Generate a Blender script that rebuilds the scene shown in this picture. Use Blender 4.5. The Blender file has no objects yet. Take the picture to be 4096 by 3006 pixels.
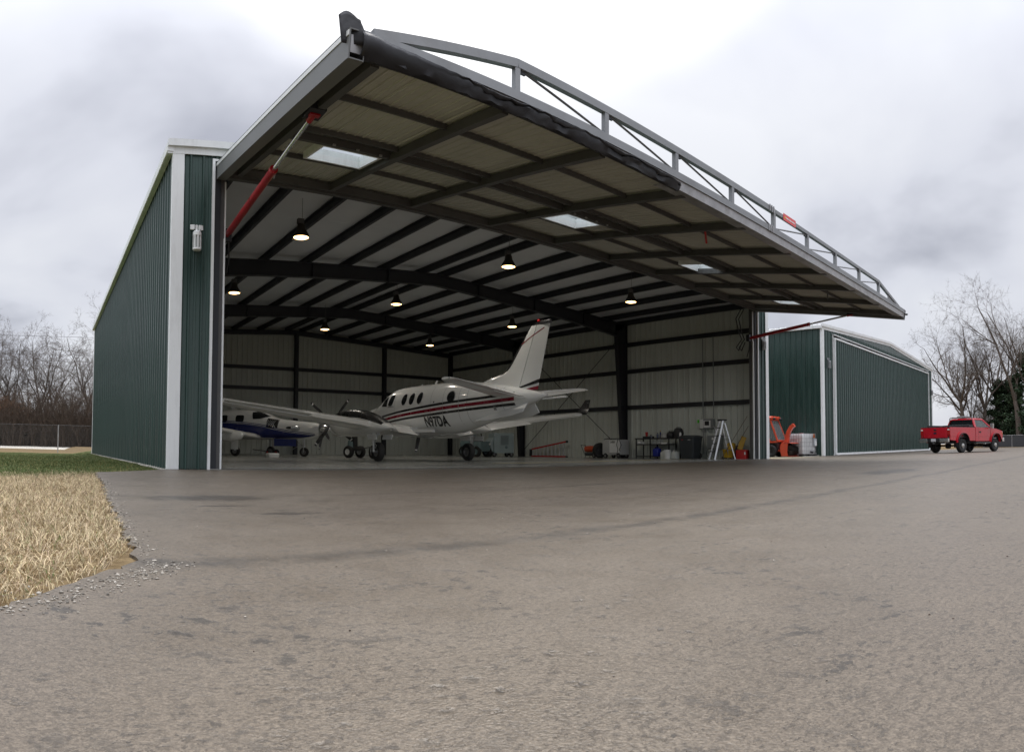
import bpy, bmesh, math, random
import numpy as np
from mathutils import Vector, Matrix
R = math.radians
scene = bpy.context.scene
col = scene.collection

# ------------------------------------------------------------------ camera (hand-held phone panorama: cylindrical)
CAM = Vector((-2.436, -13.232, 0.522))
YAW, PITCH, ROLL, FPX, V0 = 0.6932, 0.0356, 0.0032, 2683.66, 1691.86
cam = bpy.data.cameras.new("camera")
cam.type = 'PANO'
cam.panorama_type = 'CENTRAL_CYLINDRICAL'
cam.central_cylindrical_range_u_min = -2048 / FPX
cam.central_cylindrical_range_u_max = 2048 / FPX
cam.central_cylindrical_range_v_min = (V0 - 3006) / FPX
cam.central_cylindrical_range_v_max = V0 / FPX
cam.central_cylindrical_radius = 1.0
cam.clip_start = 0.02
cam.clip_end = 3000
camo = bpy.data.objects.new("camera", cam)
col.objects.link(camo)
fwd = Vector((math.sin(YAW) * math.cos(PITCH), math.cos(YAW) * math.cos(PITCH), math.sin(PITCH)))
right = Vector((math.cos(YAW), -math.sin(YAW), 0))
upv = right.cross(fwd)
right, upv = right * math.cos(ROLL) + upv * math.sin(ROLL), upv * math.cos(ROLL) - right * math.sin(ROLL)
camo.matrix_world = Matrix(((right.x, upv.x, -fwd.x, CAM.x), (right.y, upv.y, -fwd.y, CAM.y), (right.z, upv.z, -fwd.z, CAM.z), (0, 0, 0, 1)))
scene.camera = camo

# ------------------------------------------------------------------ world: overcast sky
SUN_AZ, SUN_EL = R(38), R(50)          # from +Y towards +X, behind the hangar
sdir = Vector((math.sin(SUN_AZ) * math.cos(SUN_EL), math.cos(SUN_AZ) * math.cos(SUN_EL), math.sin(SUN_EL)))
CLOUD_SEED = 4.1
world = bpy.data.worlds.new("World")
scene.world = world
world.use_nodes = True
wt = world.node_tree
wt.nodes.clear()
def wn(t, **k):
    n = wt.nodes.new(t)
    for a, b in k.items(): setattr(n, a, b)
    return n
wl = wt.links.new
out = wn('ShaderNodeOutputWorld')
bg = wn('ShaderNodeBackground')
wl(bg.outputs[0], out.inputs[0])
tc = wn('ShaderNodeTexCoord')
nrm = wn('ShaderNodeVectorMath', operation='NORMALIZE'); wl(tc.outputs['Generated'], nrm.inputs[0])
sep = wn('ShaderNodeSeparateXYZ'); wl(nrm.outputs[0], sep.inputs[0])
zc = wn('ShaderNodeMath', operation='MAXIMUM'); wl(sep.outputs[2], zc.inputs[0]); zc.inputs[1].default_value = 0.0
za = wn('ShaderNodeMath', operation='ADD'); wl(zc.outputs[0], za.inputs[0]); za.inputs[1].default_value = 0.42
cx = wn('ShaderNodeMath', operation='DIVIDE'); wl(sep.outputs[0], cx.inputs[0]); wl(za.outputs[0], cx.inputs[1])
cy = wn('ShaderNodeMath', operation='DIVIDE'); wl(sep.outputs[1], cy.inputs[0]); wl(za.outputs[0], cy.inputs[1])
cv = wn('ShaderNodeCombineXYZ'); wl(cx.outputs[0], cv.inputs[0]); wl(cy.outputs[0], cv.inputs[1]); cv.inputs[2].default_value = CLOUD_SEED
n1 = wn('ShaderNodeTexNoise'); wl(cv.outputs[0], n1.inputs['Vector'])
n1.inputs['Scale'].default_value = 1.7; n1.inputs['Detail'].default_value = 5; n1.inputs['Roughness'].default_value = 0.47; n1.inputs['Distortion'].default_value = 0.25
rmp = wn('ShaderNodeValToRGB'); wl(n1.outputs[0], rmp.inputs[0])
e = rmp.color_ramp.elements
e[0].position = 0.33; e[0].color = (0.31, 0.32, 0.365, 1)
e[1].position = 0.64; e[1].color = (0.60, 0.61, 0.64, 1)
m_ = e.new(0.47); m_.color = (0.50, 0.512, 0.56, 1)
# thin bright cloud round the hidden sun
dt = wn('ShaderNodeVectorMath', operation='DOT_PRODUCT'); wl(nrm.outputs[0], dt.inputs[0]); dt.inputs[1].default_value = sdir
mp = wn('ShaderNodeMapRange', interpolation_type='SMOOTHSTEP'); wl(dt.outputs['Value'], mp.inputs[0])
mp.inputs[1].default_value = 0.905; mp.inputs[2].default_value = 0.985; mp.inputs[3].default_value = 0.0; mp.inputs[4].default_value = 1.0
gl = wn('ShaderNodeMix', data_type='RGBA'); wl(mp.outputs[0], gl.inputs[0]); wl(rmp.outputs[0], gl.inputs[6]); gl.inputs[7].default_value = (1.2, 1.18, 1.14, 1)
sky = wn('ShaderNodeTexSky', sky_type='NISHITA'); sky.sun_disc = False
sky.sun_elevation = SUN_EL; sky.sun_rotation = SUN_AZ
skm = wn('ShaderNodeVectorMath', operation='SCALE'); wl(sky.outputs[0], skm.inputs[0]); skm.inputs[3].default_value = 0.08
mx = wn('ShaderNodeMix', data_type='RGBA'); mx.inputs[0].default_value = 0.94
wl(skm.outputs[0], mx.inputs[6]); wl(gl.outputs[2], mx.inputs[7])
# an overcast sky is brighter overhead than at the horizon
zp = wn('ShaderNodeMath', operation='POWER'); wl(zc.outputs[0], zp.inputs[0]); zp.inputs[1].default_value = 5.0
zg = wn('ShaderNodeMath', operation='MULTIPLY_ADD'); wl(zp.outputs[0], zg.inputs[0]); zg.inputs[1].default_value = 5.6; zg.inputs[2].default_value = 0.93
ov = wn('ShaderNodeVectorMath', operation='SCALE'); wl(mx.outputs[2], ov.inputs[0]); wl(zg.outputs[0], ov.inputs[3])
wl(ov.outputs[0], bg.inputs[0])
bg.inputs[1].default_value = 1.0

sun = bpy.data.lights.new("sun", 'SUN')
sun.energy = 0.8; sun.angle = R(20); sun.color = (1.0, 0.95, 0.87)
suno = bpy.data.objects.new("sun", sun); col.objects.link(suno)
suno.rotation_euler = (-sdir).to_track_quat('-Z', 'Y').to_euler()

vs = scene.view_settings
vs.view_transform = 'Standard'; vs.look = 'None'; vs.gamma = 1; vs.exposure = 0.6; vs.use_curve_mapping = False
cyc = scene.cycles
cyc.use_denoising = True
cyc.max_bounces = 8; cyc.diffuse_bounces = 5; cyc.glossy_bounces = 3; cyc.transmission_bounces = 6; cyc.transparent_max_bounces = 8
cyc.sample_clamp_indirect = 4.0
cyc.caustics_reflective = False; cyc.caustics_refractive = False

# ------------------------------------------------------------------ helpers
def V(*a): return Vector(a)
class MB:
    """collects faces of one mesh"""
    def __init__(s): s.v = []; s.f = []
    def add(s, vs, fs):
        b = len(s.v); s.v += [tuple(x) for x in vs]; s.f += [tuple(i + b for i in f) for f in fs]; return s
    def box(s, c, d, rot=None):
        x, y, z = d[0] / 2, d[1] / 2, d[2] / 2
        p = [Vector((i * x, j * y, k * z)) for k in (-1, 1) for j in (-1, 1) for i in (-1, 1)]
        if rot is not None: p = [rot @ q for q in p]
        c = Vector(c)
        return s.add([q + c for q in p], [(0, 2, 3, 1), (4, 5, 7, 6), (0, 1, 5, 4), (2, 6, 7, 3), (0, 4, 6, 2), (1, 3, 7, 5)])
    def bx(s, a, b):
        a = Vector(a); b = Vector(b); return s.box((a + b) / 2, b - a)
    def beam(s, p, q, w, h, up=(0, 0, 1)):
        p = Vector(p); q = Vector(q); d = (q - p); L = d.length; d.normalize()
        u = Vector(up); r = d.cross(u)
        if r.length < 1e-4: r = d.cross(Vector((1, 0, 0)))
        r.normalize(); u = r.cross(d)
        m = Matrix((r, d, u)).transposed()
        return s.box((p + q) / 2, (w, L, h), m)
    def tube(s, pts, r, n=8, cap=True):
        pts = [Vector(p) for p in pts]; k = len(pts)
        rr = list(r) if hasattr(r, '__len__') else [r] * k
        rings = []; u = None
        for i, p in enumerate(pts):
            d = (pts[min(i + 1, k - 1)] - pts[max(i - 1, 0)]).normalized()
            if u is None:
                u = d.cross(Vector((0, 0, 1)))
                if u.length < 1e-3: u = Vector((1, 0, 0))
            u = (u - d * u.dot(d)).normalized(); w = d.cross(u)
            rings.append([p + (u * math.cos(2 * math.pi * j / n) + w * math.sin(2 * math.pi * j / n)) * rr[i] for j in range(n)])
        return s.loft(rings, cap)
    def loft(s, rings, cap=True, close=True):
        n = len(rings[0]); vs = [p for r in rings for p in r]; fs = []
        for i in range(len(rings) - 1):
            for j in range(n if close else n - 1):
                a = i * n + j; b = i * n + (j + 1) % n
                fs.append((a, b, b + n, a + n))
        if cap and close:
            fs.append(tuple(reversed(range(n)))); fs.append(tuple(range((len(rings) - 1) * n, len(rings) * n)))
        return s.add(vs, fs)
    def prism(s, poly, a, b, ax='y'):
        """extrude a 2-D outline between a and b along ax; outline coordinates are the other two axes in xyz order"""
        def P(u, w, t):
            return (t, u, w) if ax == 'x' else (u, t, w) if ax == 'y' else (u, w, t)
        n = len(poly)
        vs = [P(u, w, a) for u, w in poly] + [P(u, w, b) for u, w in poly]
        fs = [tuple(range(n)), tuple(reversed(range(n, 2 * n)))] + [(i, (i + 1) % n, (i + 1) % n + n, i + n) for i in range(n)]
        return s.add(vs, fs)
    def lathe(s, prof, c=(0, 0, 0), n=24, ax='z', a0=0, a1=2 * math.pi):
        c = Vector(c); rings = []
        full = abs(a1 - a0 - 2 * math.pi) < 1e-6
        m = n if full else n + 1
        for r, h in prof:
            ring = []
            for j in range(m):
                t = a0 + (a1 - a0) * j / n
                p = (r * math.cos(t), r * math.sin(t), h)
                if ax == 'y': p = (p[0], p[2], p[1])
                if ax == 'x': p = (p[2], p[0], p[1])
                ring.append(c + Vector(p))
            rings.append(ring)
        return s.loft(rings, cap=full and prof[0][0] > 0 and False, close=full)
    def mesh(s, name):
        me = bpy.data.meshes.new(name); me.from_pydata(s.v, [], s.f); me.update()
        return me
def fixn(me):
    bm = bmesh.new(); bm.from_mesh(me); bmesh.ops.recalc_face_normals(bm, faces=bm.faces); bm.to_mesh(me); bm.free()
def tag(o, label=None, cat=None, group=None, kind=None):
    if label: o['label'] = label
    if cat: o['category'] = cat
    if group: o['group'] = group
    if kind: o['kind'] = kind
    return o
def obj(name, mb, mat, parent=None, smooth=None, bev=0, mtx=None):
    me = mb if isinstance(mb, bpy.types.Mesh) else mb.mesh(name)
    if not isinstance(mb, bpy.types.Mesh): fixn(me)
    if mat is not None and not me.materials:
        me.materials.append(mat)
    o = bpy.data.objects.new(name, me); col.objects.link(o)
    if smooth is not None:
        me.polygons.foreach_set('use_smooth', [True] * len(me.polygons)); me.set_sharp_from_angle(angle=R(smooth))
    if bev:
        b = o.modifiers.new('bevel', 'BEVEL'); b.width = bev; b.segments = 2; b.limit_method = 'ANGLE'; b.angle_limit = R(40)
    if parent is not None: o.parent = parent
    if mtx is not None: o.matrix_local = mtx
    return o
def thing(name, label, cat, loc=(0, 0, 0), rz=0, group=None):
    o = bpy.data.objects.new(name, None); col.objects.link(o); o.empty_display_size = 0.2
    o.location = loc; o.rotation_euler = (0, 0, rz)
    return tag(o, label, cat, group)
def copy_tree(o, parent=None):
    c = o.copy(); col.objects.link(c)
    if parent is not None: c.parent = parent
    for ch in o.children: copy_tree(ch, c)
    return c

# ------------------------------------------------------------------ materials
MATS = {}
def mat(name, rgb, rough=0.5, metal=0.0, var=0.12, vscale=3.0, bump=0.0, bscale=60.0, spec=0.5, emit=None, estr=0, alpha=None, trans=0, dirt=None, dscale=1.2, coat=0, stretch=None):
    if name in MATS: return MATS[name]
    m = bpy.data.materials.new(name); m.use_nodes = True; MATS[name] = m
    t = m.node_tree; L = t.links.new; b = t.nodes['Principled BSDF']
    b.inputs['Roughness'].default_value = rough; b.inputs['Metallic'].default_value = metal
    b.inputs['Specular IOR Level'].default_value = spec; b.inputs['Base Color'].default_value = (*rgb, 1)
    if coat: b.inputs['Coat Weight'].default_value = coat; b.inputs['Coat Roughness'].default_value = 0.08
    if trans: b.inputs['Transmission Weight'].default_value = trans
    tcn = t.nodes.new('ShaderNodeTexCoord'); vec = tcn.outputs['Object']
    if stretch:
        mpn = t.nodes.new('ShaderNodeMapping'); mpn.inputs['Scale'].default_value = stretch; L(vec, mpn.inputs[0]); vec = mpn.outputs[0]
    if var:
        n = t.nodes.new('ShaderNodeTexNoise'); n.inputs['Scale'].default_value = vscale; n.inputs['Detail'].default_value = 5; L(vec, n.inputs['Vector'])
        oi = t.nodes.new('ShaderNodeObjectInfo')
        h = t.nodes.new('ShaderNodeHueSaturation'); h.inputs['Color'].default_value = (*rgb, 1)
        r = t.nodes.new('ShaderNodeMapRange'); r.inputs[1].default_value = 0.3; r.inputs[2].default_value = 0.7; r.inputs[3].default_value = 1 - var; r.inputs[4].default_value = 1 + var
        L(n.outputs[0], r.inputs[0])
        r2 = t.nodes.new('ShaderNodeMapRange'); r2.inputs[3].default_value = 1 - var * 0.35; r2.inputs[4].default_value = 1 + var * 0.35; L(oi.outputs['Random'], r2.inputs[0])
        mm = t.nodes.new('ShaderNodeMath'); mm.operation = 'MULTIPLY'; L(r.outputs[0], mm.inputs[0]); L(r2.outputs[0], mm.inputs[1])
        L(mm.outputs[0], h.inputs['Value'])
        colout = h.outputs[0]
        if dirt:
            d = t.nodes.new('ShaderNodeTexNoise'); d.inputs['Scale'].default_value = dscale; d.inputs['Detail'].default_value = 8; d.inputs['Roughness'].default_value = 0.65; L(vec, d.inputs['Vector'])
            dr = t.nodes.new('ShaderNodeMapRange'); dr.inputs[1].default_value = 0.5; dr.inputs[2].default_value = 0.75; dr.inputs[4].default_value = dirt[3]; L(d.outputs[0], dr.inputs[0])
            mxn = t.nodes.new('ShaderNodeMix'); mxn.data_type = 'RGBA'; L(dr.outputs[0], mxn.inputs[0]); L(colout, mxn.inputs[6]); mxn.inputs[7].default_value = (*dirt[:3], 1)
            colout = mxn.outputs[2]
        L(colout, b.inputs['Base Color'])
        rr = t.nodes.new('ShaderNodeMapRange'); rr.inputs[1].default_value = 0.3; rr.inputs[2].default_value = 0.7
        rr.inputs[3].default_value = max(0.02, rough - 0.08); rr.inputs[4].default_value = min(1, rough + 0.08)
        L(n.outputs[0], rr.inputs[0]); L(rr.outputs[0], b.inputs['Roughness'])
    if bump:
        n2 = t.nodes.new('ShaderNodeTexNoise'); n2.inputs['Scale'].default_value = bscale; n2.inputs['Detail'].default_value = 4; L(vec, n2.inputs['Vector'])
        bp = t.nodes.new('ShaderNodeBump'); bp.inputs['Strength'].default_value = bump; bp.inputs['Distance'].default_value = 0.02; L(n2.outputs[0], bp.inputs['Height']); L(bp.outputs[0], b.inputs['Normal'])
    if emit:
        b.inputs['Emission Color'].default_value = (*emit, 1); b.inputs['Emission Strength'].default_value = estr
    return m
def glassy(name, rgb, rough=0.05, alpha=0.6):
    if name in MATS: return MATS[name]
    m = bpy.data.materials.new(name); m.use_nodes = True; MATS[name] = m
    t = m.node_tree; t.nodes.clear(); L = t.links.new
    o = t.nodes.new('ShaderNodeOutputMaterial'); mixs = t.nodes.new('ShaderNodeMixShader'); mixs.inputs[0].default_value = alpha
    tr = t.nodes.new('ShaderNodeBsdfTransparent'); tr.inputs[0].default_value = (*rgb, 1)
    g = t.nodes.new('ShaderNodeBsdfPrincipled'); g.inputs['Base Color'].default_value = (rgb[0] * .25, rgb[1] * .25, rgb[2] * .25, 1); g.inputs['Roughness'].default_value = rough; g.inputs['Specular IOR Level'].default_value = 0.8
    L(tr.outputs[0], mixs.inputs[1]); L(g.outputs[0], mixs.inputs[2]); L(mixs.outputs[0], o.inputs[0])
    return m

GREEN = mat('green_siding', (0.032, 0.062, 0.053), 0.28, 0.15, 0.16, 1.5, 0.03, 3, dirt=(0.062, 0.072, 0.068, 0.5), stretch=(3, 3, 0.25))
TRIM = mat('white_trim', (0.80, 0.82, 0.82), 0.35, 0, 0.05, 1.0, dirt=(0.45, 0.45, 0.43, 0.45), dscale=2, stretch=(2, 2, 0.4))
LINER = mat('liner_panel', (0.56, 0.59, 0.545), 0.5, 0.0, 0.05, 1.0)
DOORLINER = mat('door_backing', (0.54, 0.535, 0.495), 0.6, 0, 0.08, 0.7, dirt=(0.25, 0.24, 0.19, 0.3))
DARK = mat('dark_steel', (0.020, 0.022, 0.027), 0.5, 0.0, 0.15, 2)
DGREY = mat('dark_grey_steel', (0.095, 0.094, 0.093), 0.5, 0.2, 0.15, 2, dirt=(0.10, 0.09, 0.08, 0.4))
GREY = mat('grey_steel', (0.27, 0.28, 0.29), 0.5, 0.3, 0.12, 2, 0.03, 30, dirt=(0.16, 0.155, 0.15, 0.5))
GALV = mat('galvanised', (0.40, 0.40, 0.41), 0.45, 0.5, 0.2, 4, 0.02, 20, dirt=(0.18, 0.17, 0.16, 0.6), dscale=3)
INSUL = mat('vinyl_insulation', (0.64, 0.66, 0.68), 0.55, 0, 0.06, 0.8, 0.25, 1.2)
SEAL = mat('black_rubber', (0.012, 0.012, 0.015), 0.55, 0, 0.3, 5, 0.3, 8)
RED = mat('red_hydraulic_paint', (0.40, 0.012, 0.018), 0.35, 0, 0.12, 3, dirt=(0.12, 0.02, 0.02, 0.4))
CHROME = mat('polished_rod', (0.62, 0.62, 0.62), 0.18, 0.9, 0.05)
WHITEP = mat('white_aircraft_paint', (0.78, 0.79, 0.78), 0.16, 0, 0.02, 1.0, coat=0.4)
BLACKP = mat('black_paint', (0.015, 0.015, 0.016), 0.3, 0, 0.1)
CRIMSON = mat('crimson_stripe', (0.21, 0.008, 0.024), 0.25, 0, 0.05)
NAVY = mat('navy_paint', (0.012, 0.022, 0.14), 0.22, 0, 0.08, coat=0.4)
TYRE = mat('tyre_rubber', (0.018, 0.018, 0.018), 0.75, 0, 0.25, 8, 0.2, 60)
ALU = mat('bare_aluminium', (0.55, 0.56, 0.57), 0.32, 0.8, 0.1, 5)
GLASSD = mat('dark_window_glass', (0.012, 0.014, 0.016), 0.06, 0, 0.0, spec=0.7)
PLASTW = mat('white_plastic', (0.72, 0.73, 0.72), 0.4, 0, 0.06, 4)
BLACKPL = mat('black_plastic', (0.02, 0.02, 0.022), 0.5, 0, 0.15, 5)
CONC = mat('concrete', (0.34, 0.33, 0.31), 0.8, 0, 0.15, 4, 0.2, 40)
def M_lamp():
    return mat('lamp_lens', (1, 0.85, 0.6), 0.4, var=0, emit=(1.0, 0.58, 0.22), estr=6)
# ------------------------------------------------------------------ ground
class NG:
    """tiny node-graph writer"""
    def __init__(s, name):
        s.m = bpy.data.materials.new(name); s.m.use_nodes = True; s.t = s.m.node_tree; s.b = s.t.nodes['Principled BSDF']
        s.pos = s.t.nodes.new('ShaderNodeNewGeometry').outputs['Position']
    def put(s, sock, x):
        if isinstance(x, (int, float)): sock.default_value = x
        elif isinstance(x, tuple): sock.default_value = x if len(x) == len(sock.default_value) else (*x, 1)
        else: s.t.links.new(x, sock)
    def n(s, t, ins={}, out=0, **k):
        nd = s.t.nodes.new(t)
        for a, b in k.items(): setattr(nd, a, b)
        for a, b in ins.items(): s.put(nd.inputs[a], b)
        return nd.outputs[out]
    def math(s, op, a, b=0.0, c=None):
        i = {0: a, 1: b}
        if c is not None: i[2] = c
        return s.n('ShaderNodeMath', i, operation=op)
    def noise(s, scale, detail=4, rough=0.5, vec=None, dist=0.0):
        return s.n('ShaderNodeTexNoise', {'Vector': vec or s.pos, 'Scale': scale, 'Detail': detail, 'Roughness': rough, 'Distortion': dist})
    def rng(s, x, a, b, c=0.0, d=1.0, smooth=False):
        return s.n('ShaderNodeMapRange', {0: x, 1: a, 2: b, 3: c, 4: d}, interpolation_type='SMOOTHSTEP' if smooth else 'LINEAR')
    def mix(s, f, a, b, mode='MIX'):
        return s.n('ShaderNodeMix', {0: f, 6: a, 7: b}, 2, data_type='RGBA', blend_type=mode)
    def scale(s, v, k): return s.n('ShaderNodeVectorMath', {0: v, 1: k}, operation='MULTIPLY')
    def vor(s, scale, out=0, vec=None, **k): return s.n('ShaderNodeTexVoronoi', {'Vector': vec or s.pos, 'Scale': scale}, out, **k)

g = NG('asphalt')
sx = g.n('ShaderNodeSeparateXYZ', {0: g.pos}); sep_node = g.t.nodes[-1]
PX, PY = sep_node.outputs[0], sep_node.outputs[1]
big = g.noise(0.35, 5, 0.6); mid = g.noise(2.2, 6, 0.62); fine = g.noise(38, 4, 0.6); streak = g.noise(1.0, 6, 0.6, vec=g.scale(g.pos, (0.18, 1.6, 1.0)))
c0 = g.mix(g.rng(big, 0.3, 0.7), (0.112, 0.090, 0.069), (0.155, 0.126, 0.098))
c0 = g.mix(g.rng(streak, 0.42, 0.70, 0, 0.55), c0, (0.082, 0.066, 0.051))
c0 = g.mix(g.rng(mid, 0.35, 0.75, 0, 0.35), c0, (0.195, 0.162, 0.128))
agg = g.vor(110, 1)                     # aggregate stones, a centimetre or so across
aggv = g.n('ShaderNodeSeparateColor', {0: agg})
c0 = g.mix(0.22, c0, g.mix(g.rng(aggv, 0.0, 1.0), (0.055, 0.046, 0.037), (0.30, 0.26, 0.215)), 'MIX')
grain = g.n('ShaderNodeSeparateColor', {0: g.vor(230, 1)})
c0 = g.mix(0.42, c0, g.mix(grain, (0.045, 0.037, 0.029), (0.27, 0.232, 0.190)))
c0 = g.mix(g.rng(g.noise(48, 3, 0.6), 0.50, 0.66, 0, 0.55), c0, (0.06, 0.05, 0.04))
dist = g.vor(110, 0)
c0 = g.mix(g.rng(dist, 0.45, 0.8, 0, 0.22), c0, (0.04, 0.034, 0.028))
pit = g.math('MULTIPLY', g.rng(g.noise(9, 6, 0.75), 0.555, 0.60), g.rng(g.noise(1.3, 3), 0.42, 0.62))
pit2 = g.math('MULTIPLY', g.rng(g.vor(11, 0), 0.30, 0.12), g.math('MULTIPLY', g.rng(g.noise(45, 3), 0.44, 0.56), g.rng(g.noise(1.7, 4), 0.45, 0.6)))
pit3 = g.math('MULTIPLY', g.rng(g.noise(22, 4, 0.75, vec=g.scale(g.pos, (1.0, 1.6, 1.0))), 0.57, 0.615), g.rng(g.noise(0.8, 4), 0.42, 0.60))
pit4 = g.math('MULTIPLY', g.rng(g.noise(55, 3, 0.7), 0.60, 0.66), g.rng(g.noise(3.0, 4, 0.6), 0.46, 0.58))
pits = g.math('MAXIMUM', g.math('MAXIMUM', pit, pit2), g.math('MAXIMUM', pit3, pit4))
c0 = g.mix(g.math('MULTIPLY', pits, 0.9), c0, (0.045, 0.04, 0.036))
# joints between the paver's lanes, and old damp or oily stains
wob = g.math('MULTIPLY', g.math('SUBTRACT', g.noise(0.9, 6, 0.65), 0.5), 0.5)
line = 0.0
for y0, wd, st in ((-10.32, 0.07, 0.8), (-6.75, 0.05, 0.65), (-3.1, 0.045, 0.55), (-13.95, 0.05, 0.6)):
    a = g.math('ABSOLUTE', g.math('ADD', g.math('SUBTRACT', PY, y0), wob))
    l1 = g.math('MULTIPLY', g.rng(a, wd * 2.2, wd * 0.4), st)
    line = l1 if isinstance(line, float) else g.math('MAXIMUM', line, l1)
line = g.math('MULTIPLY', line, g.rng(g.noise(3.5, 5, 0.7), 0.34, 0.55))
c0 = g.mix(line, c0, (0.05, 0.044, 0.038))
stain = 0.0
for (x0, y0, rx, ry) in ((-0.85, -6.95, 0.62, 0.42), (-0.95, -7.75, 0.30, 0.07), (-0.62, -8.42, 0.26, 0.10), (15.3, -2.9, 1.4, 0.45), (0.1, -7.4, 0.25, 0.05), (10, -9.2, 1.6, .5)):
    dx = g.math('DIVIDE', g.math('SUBTRACT', PX, x0), rx); dy = g.math('DIVIDE', g.math('SUBTRACT', PY, y0), ry)
    d = g.math('ADD', g.math('SQRT', g.math('ADD', g.math('MULTIPLY', dx, dx), g.math('MULTIPLY', dy, dy))), g.math('MULTIPLY', g.math('SUBTRACT', g.noise(2.6, 6, 0.7), 0.5), 2.6))
    q = g.rng(d, 1.0, 0.55)
    stain = q if isinstance(stain, float) else g.math('MAXIMUM', stain, q)
c0 = g.mix(g.math('MULTIPLY', stain, 0.72), c0, (0.045, 0.04, 0.038))
c0 = g.mix(1.0, c0, (0.80, 0.765, 0.705), 'MULTIPLY')
g.put(g.b.inputs['Base Color'], c0)
rough = g.math('SUBTRACT', g.rng(mid, 0.3, 0.7, 0.36, 0.50), g.math('MULTIPLY', stain, 0.08))
g.put(g.b.inputs['Roughness'], rough)
g.b.inputs['Specular IOR Level'].default_value = 0.42
hgt = g.math('ADD', g.math('MULTIPLY', g.math('SUBTRACT', 1.0, dist), 0.22), g.math('ADD', g.math('MULTIPLY', g.noise(120, 3, 0.6), 0.8), g.math('ADD', g.math('MULTIPLY', pits, -1.6), g.math('MULTIPLY', g.noise(5, 4), 0.4))))
bmp = g.n('ShaderNodeBump', {'Strength': 0.42, 'Distance': 0.006, 'Height': hgt})
g.put(g.b.inputs['Normal'], bmp)
ASPHALT = g.m

def gz(x, y):
    """height of the soil"""
    z = -0.035
    s = min(max((y + 1) / 24.0, 0), 1); s = s * s * (3 - 2 * s)
    k = min(max((0.3 - x) / 1.2, 0), 1)
    z += k * (-0.24 * s + 0.020)
    if y > 27: z += min((y - 27) / 25.0, 1.0) * 0.02
    return z
# dead and green turf, one sheet to the horizon
g = NG('turf')
sep_ = g.n('ShaderNodeSeparateXYZ', {0: g.pos}); sn = g.t.nodes[-1]
gx, gy = sn.outputs[0], sn.outputs[1]
nz = g.noise(0.9, 6, 0.6); nf = g.noise(14, 5, 0.7)
dead = g.mix(g.rng(nf, 0.3, 0.7), (0.09, 0.062, 0.032), (0.22, 0.16, 0.085))
grn = g.mix(g.rng(nf, 0.3, 0.7), (0.042, 0.056, 0.020), (0.080, 0.102, 0.036))
grn = g.mix(g.rng(nz, 0.5, 0.75, 0, 0.6), grn, (0.16, 0.15, 0.05))
e1 = g.math('ADD', g.math('ADD', gy, g.math('MULTIPLY', gx, -0.9)), g.math('MULTIPLY', g.math('SUBTRACT', nz, 0.5), 2.0))
near = g.rng(e1, -1.2, 0.6)
far = g.math('MULTIPLY', g.rng(g.math('ADD', gy, g.math('MULTIPLY', g.math('SUBTRACT', nz, 0.5), 6.0)), 26.0, 28.5), 1.0)
east = g.rng(gx, 3.0, 8.0)
dm = g.math('MAXIMUM', g.math('SUBTRACT', 1.0, near), g.math('MAXIMUM', far, east))
g.put(g.b.inputs['Base Color'], g.mix(dm, grn, dead)); g.b.inputs['Roughness'].default_value = 0.95; g.b.inputs['Specular IOR Level'].default_value = 0.1
g.put(g.b.inputs['Normal'], g.n('ShaderNodeBump', {'Strength': 0.9, 'Distance': 0.03, 'Height': nf}))
TURF = g.m
def axis(*segs):
    a = []
    for lo, hi, n in segs: a += list(np.linspace(lo, hi, n, endpoint=False))
    return a + [segs[-1][1]]
gxs = axis((-400, -40, 8), (-40, -6, 8), (-6, 0.6, 22), (0.6, 80, 20), (80, 600, 8)); gys = axis((-400, -30, 8), (-30, -12, 6), (-12, 30, 60), (30, 110, 16), (110, 600, 6))
mb = MB(); mb.v = [(x, y, gz(x, y)) for y in gys for x in gxs]; nx = len(gxs)
mb.f = [(j * nx + i, j * nx + i + 1, (j + 1) * nx + i + 1, (j + 1) * nx + i) for j in range(len(gys) - 1) for i in range(nx - 1)]
tag(obj('ground', mb, TURF, smooth=60), kind='structure')

# apron: the ragged west edge was paced off the photograph's grass line
rnd = random.Random(4)
edge = [(0.02, -0.02), (-0.35, -0.45), (-0.9, -1.15), (-1.58, -1.88), (-1.66, -3.2), (-1.71, -4.73), (-1.86, -6.99), (-1.92, -8.3), (-1.96, -9.15), (-2.0, -9.58), (-1.985, -9.85), (-1.995, -10.05), (-2.1, -10.45), (-2.25, -10.62), (-2.38, -10.82), (-2.48, -10.99), (-2.57, -11.11), (-3.2, -11.45), (-4.5, -11.7), (-8, -12.0), (-30, -12.4), (-90, -13)]
fineedge = []
for (a, b) in zip(edge[:-1], edge[1:]):
    L = math.dist(a, b); k = max(1, min(60, int(L / 0.06)))
    for i in range(k):
        t = i / k; j = min(0.035, L * 0.1)
        fineedge.append((a[0] + (b[0] - a[0]) * t + rnd.uniform(-j, j), a[1] + (b[1] - a[1]) * t + rnd.uniform(-j, j)))
fe = [p for p in fineedge if p[1] > -11.12 and p[0] > -2.62]; fe.sort(key=lambda p: -p[1])
fw = sorted([p for p in fineedge if p not in fe], key=lambda p: -p[0])
mb = MB(); XR = 0.05
for (a, b) in zip(fe[:-1], fe[1:]): mb.add([(a[0], a[1], 0), (b[0], b[1], 0), (XR, b[1], 0), (XR, a[1], 0), (a[0], a[1], -.03), (b[0], b[1], -.03)], [(0, 1, 2, 3), (0, 4, 5, 1)])
l0 = fe[-1]; cols = [l0] + [p for p in fw if p[0] < l0[0]]
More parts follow.
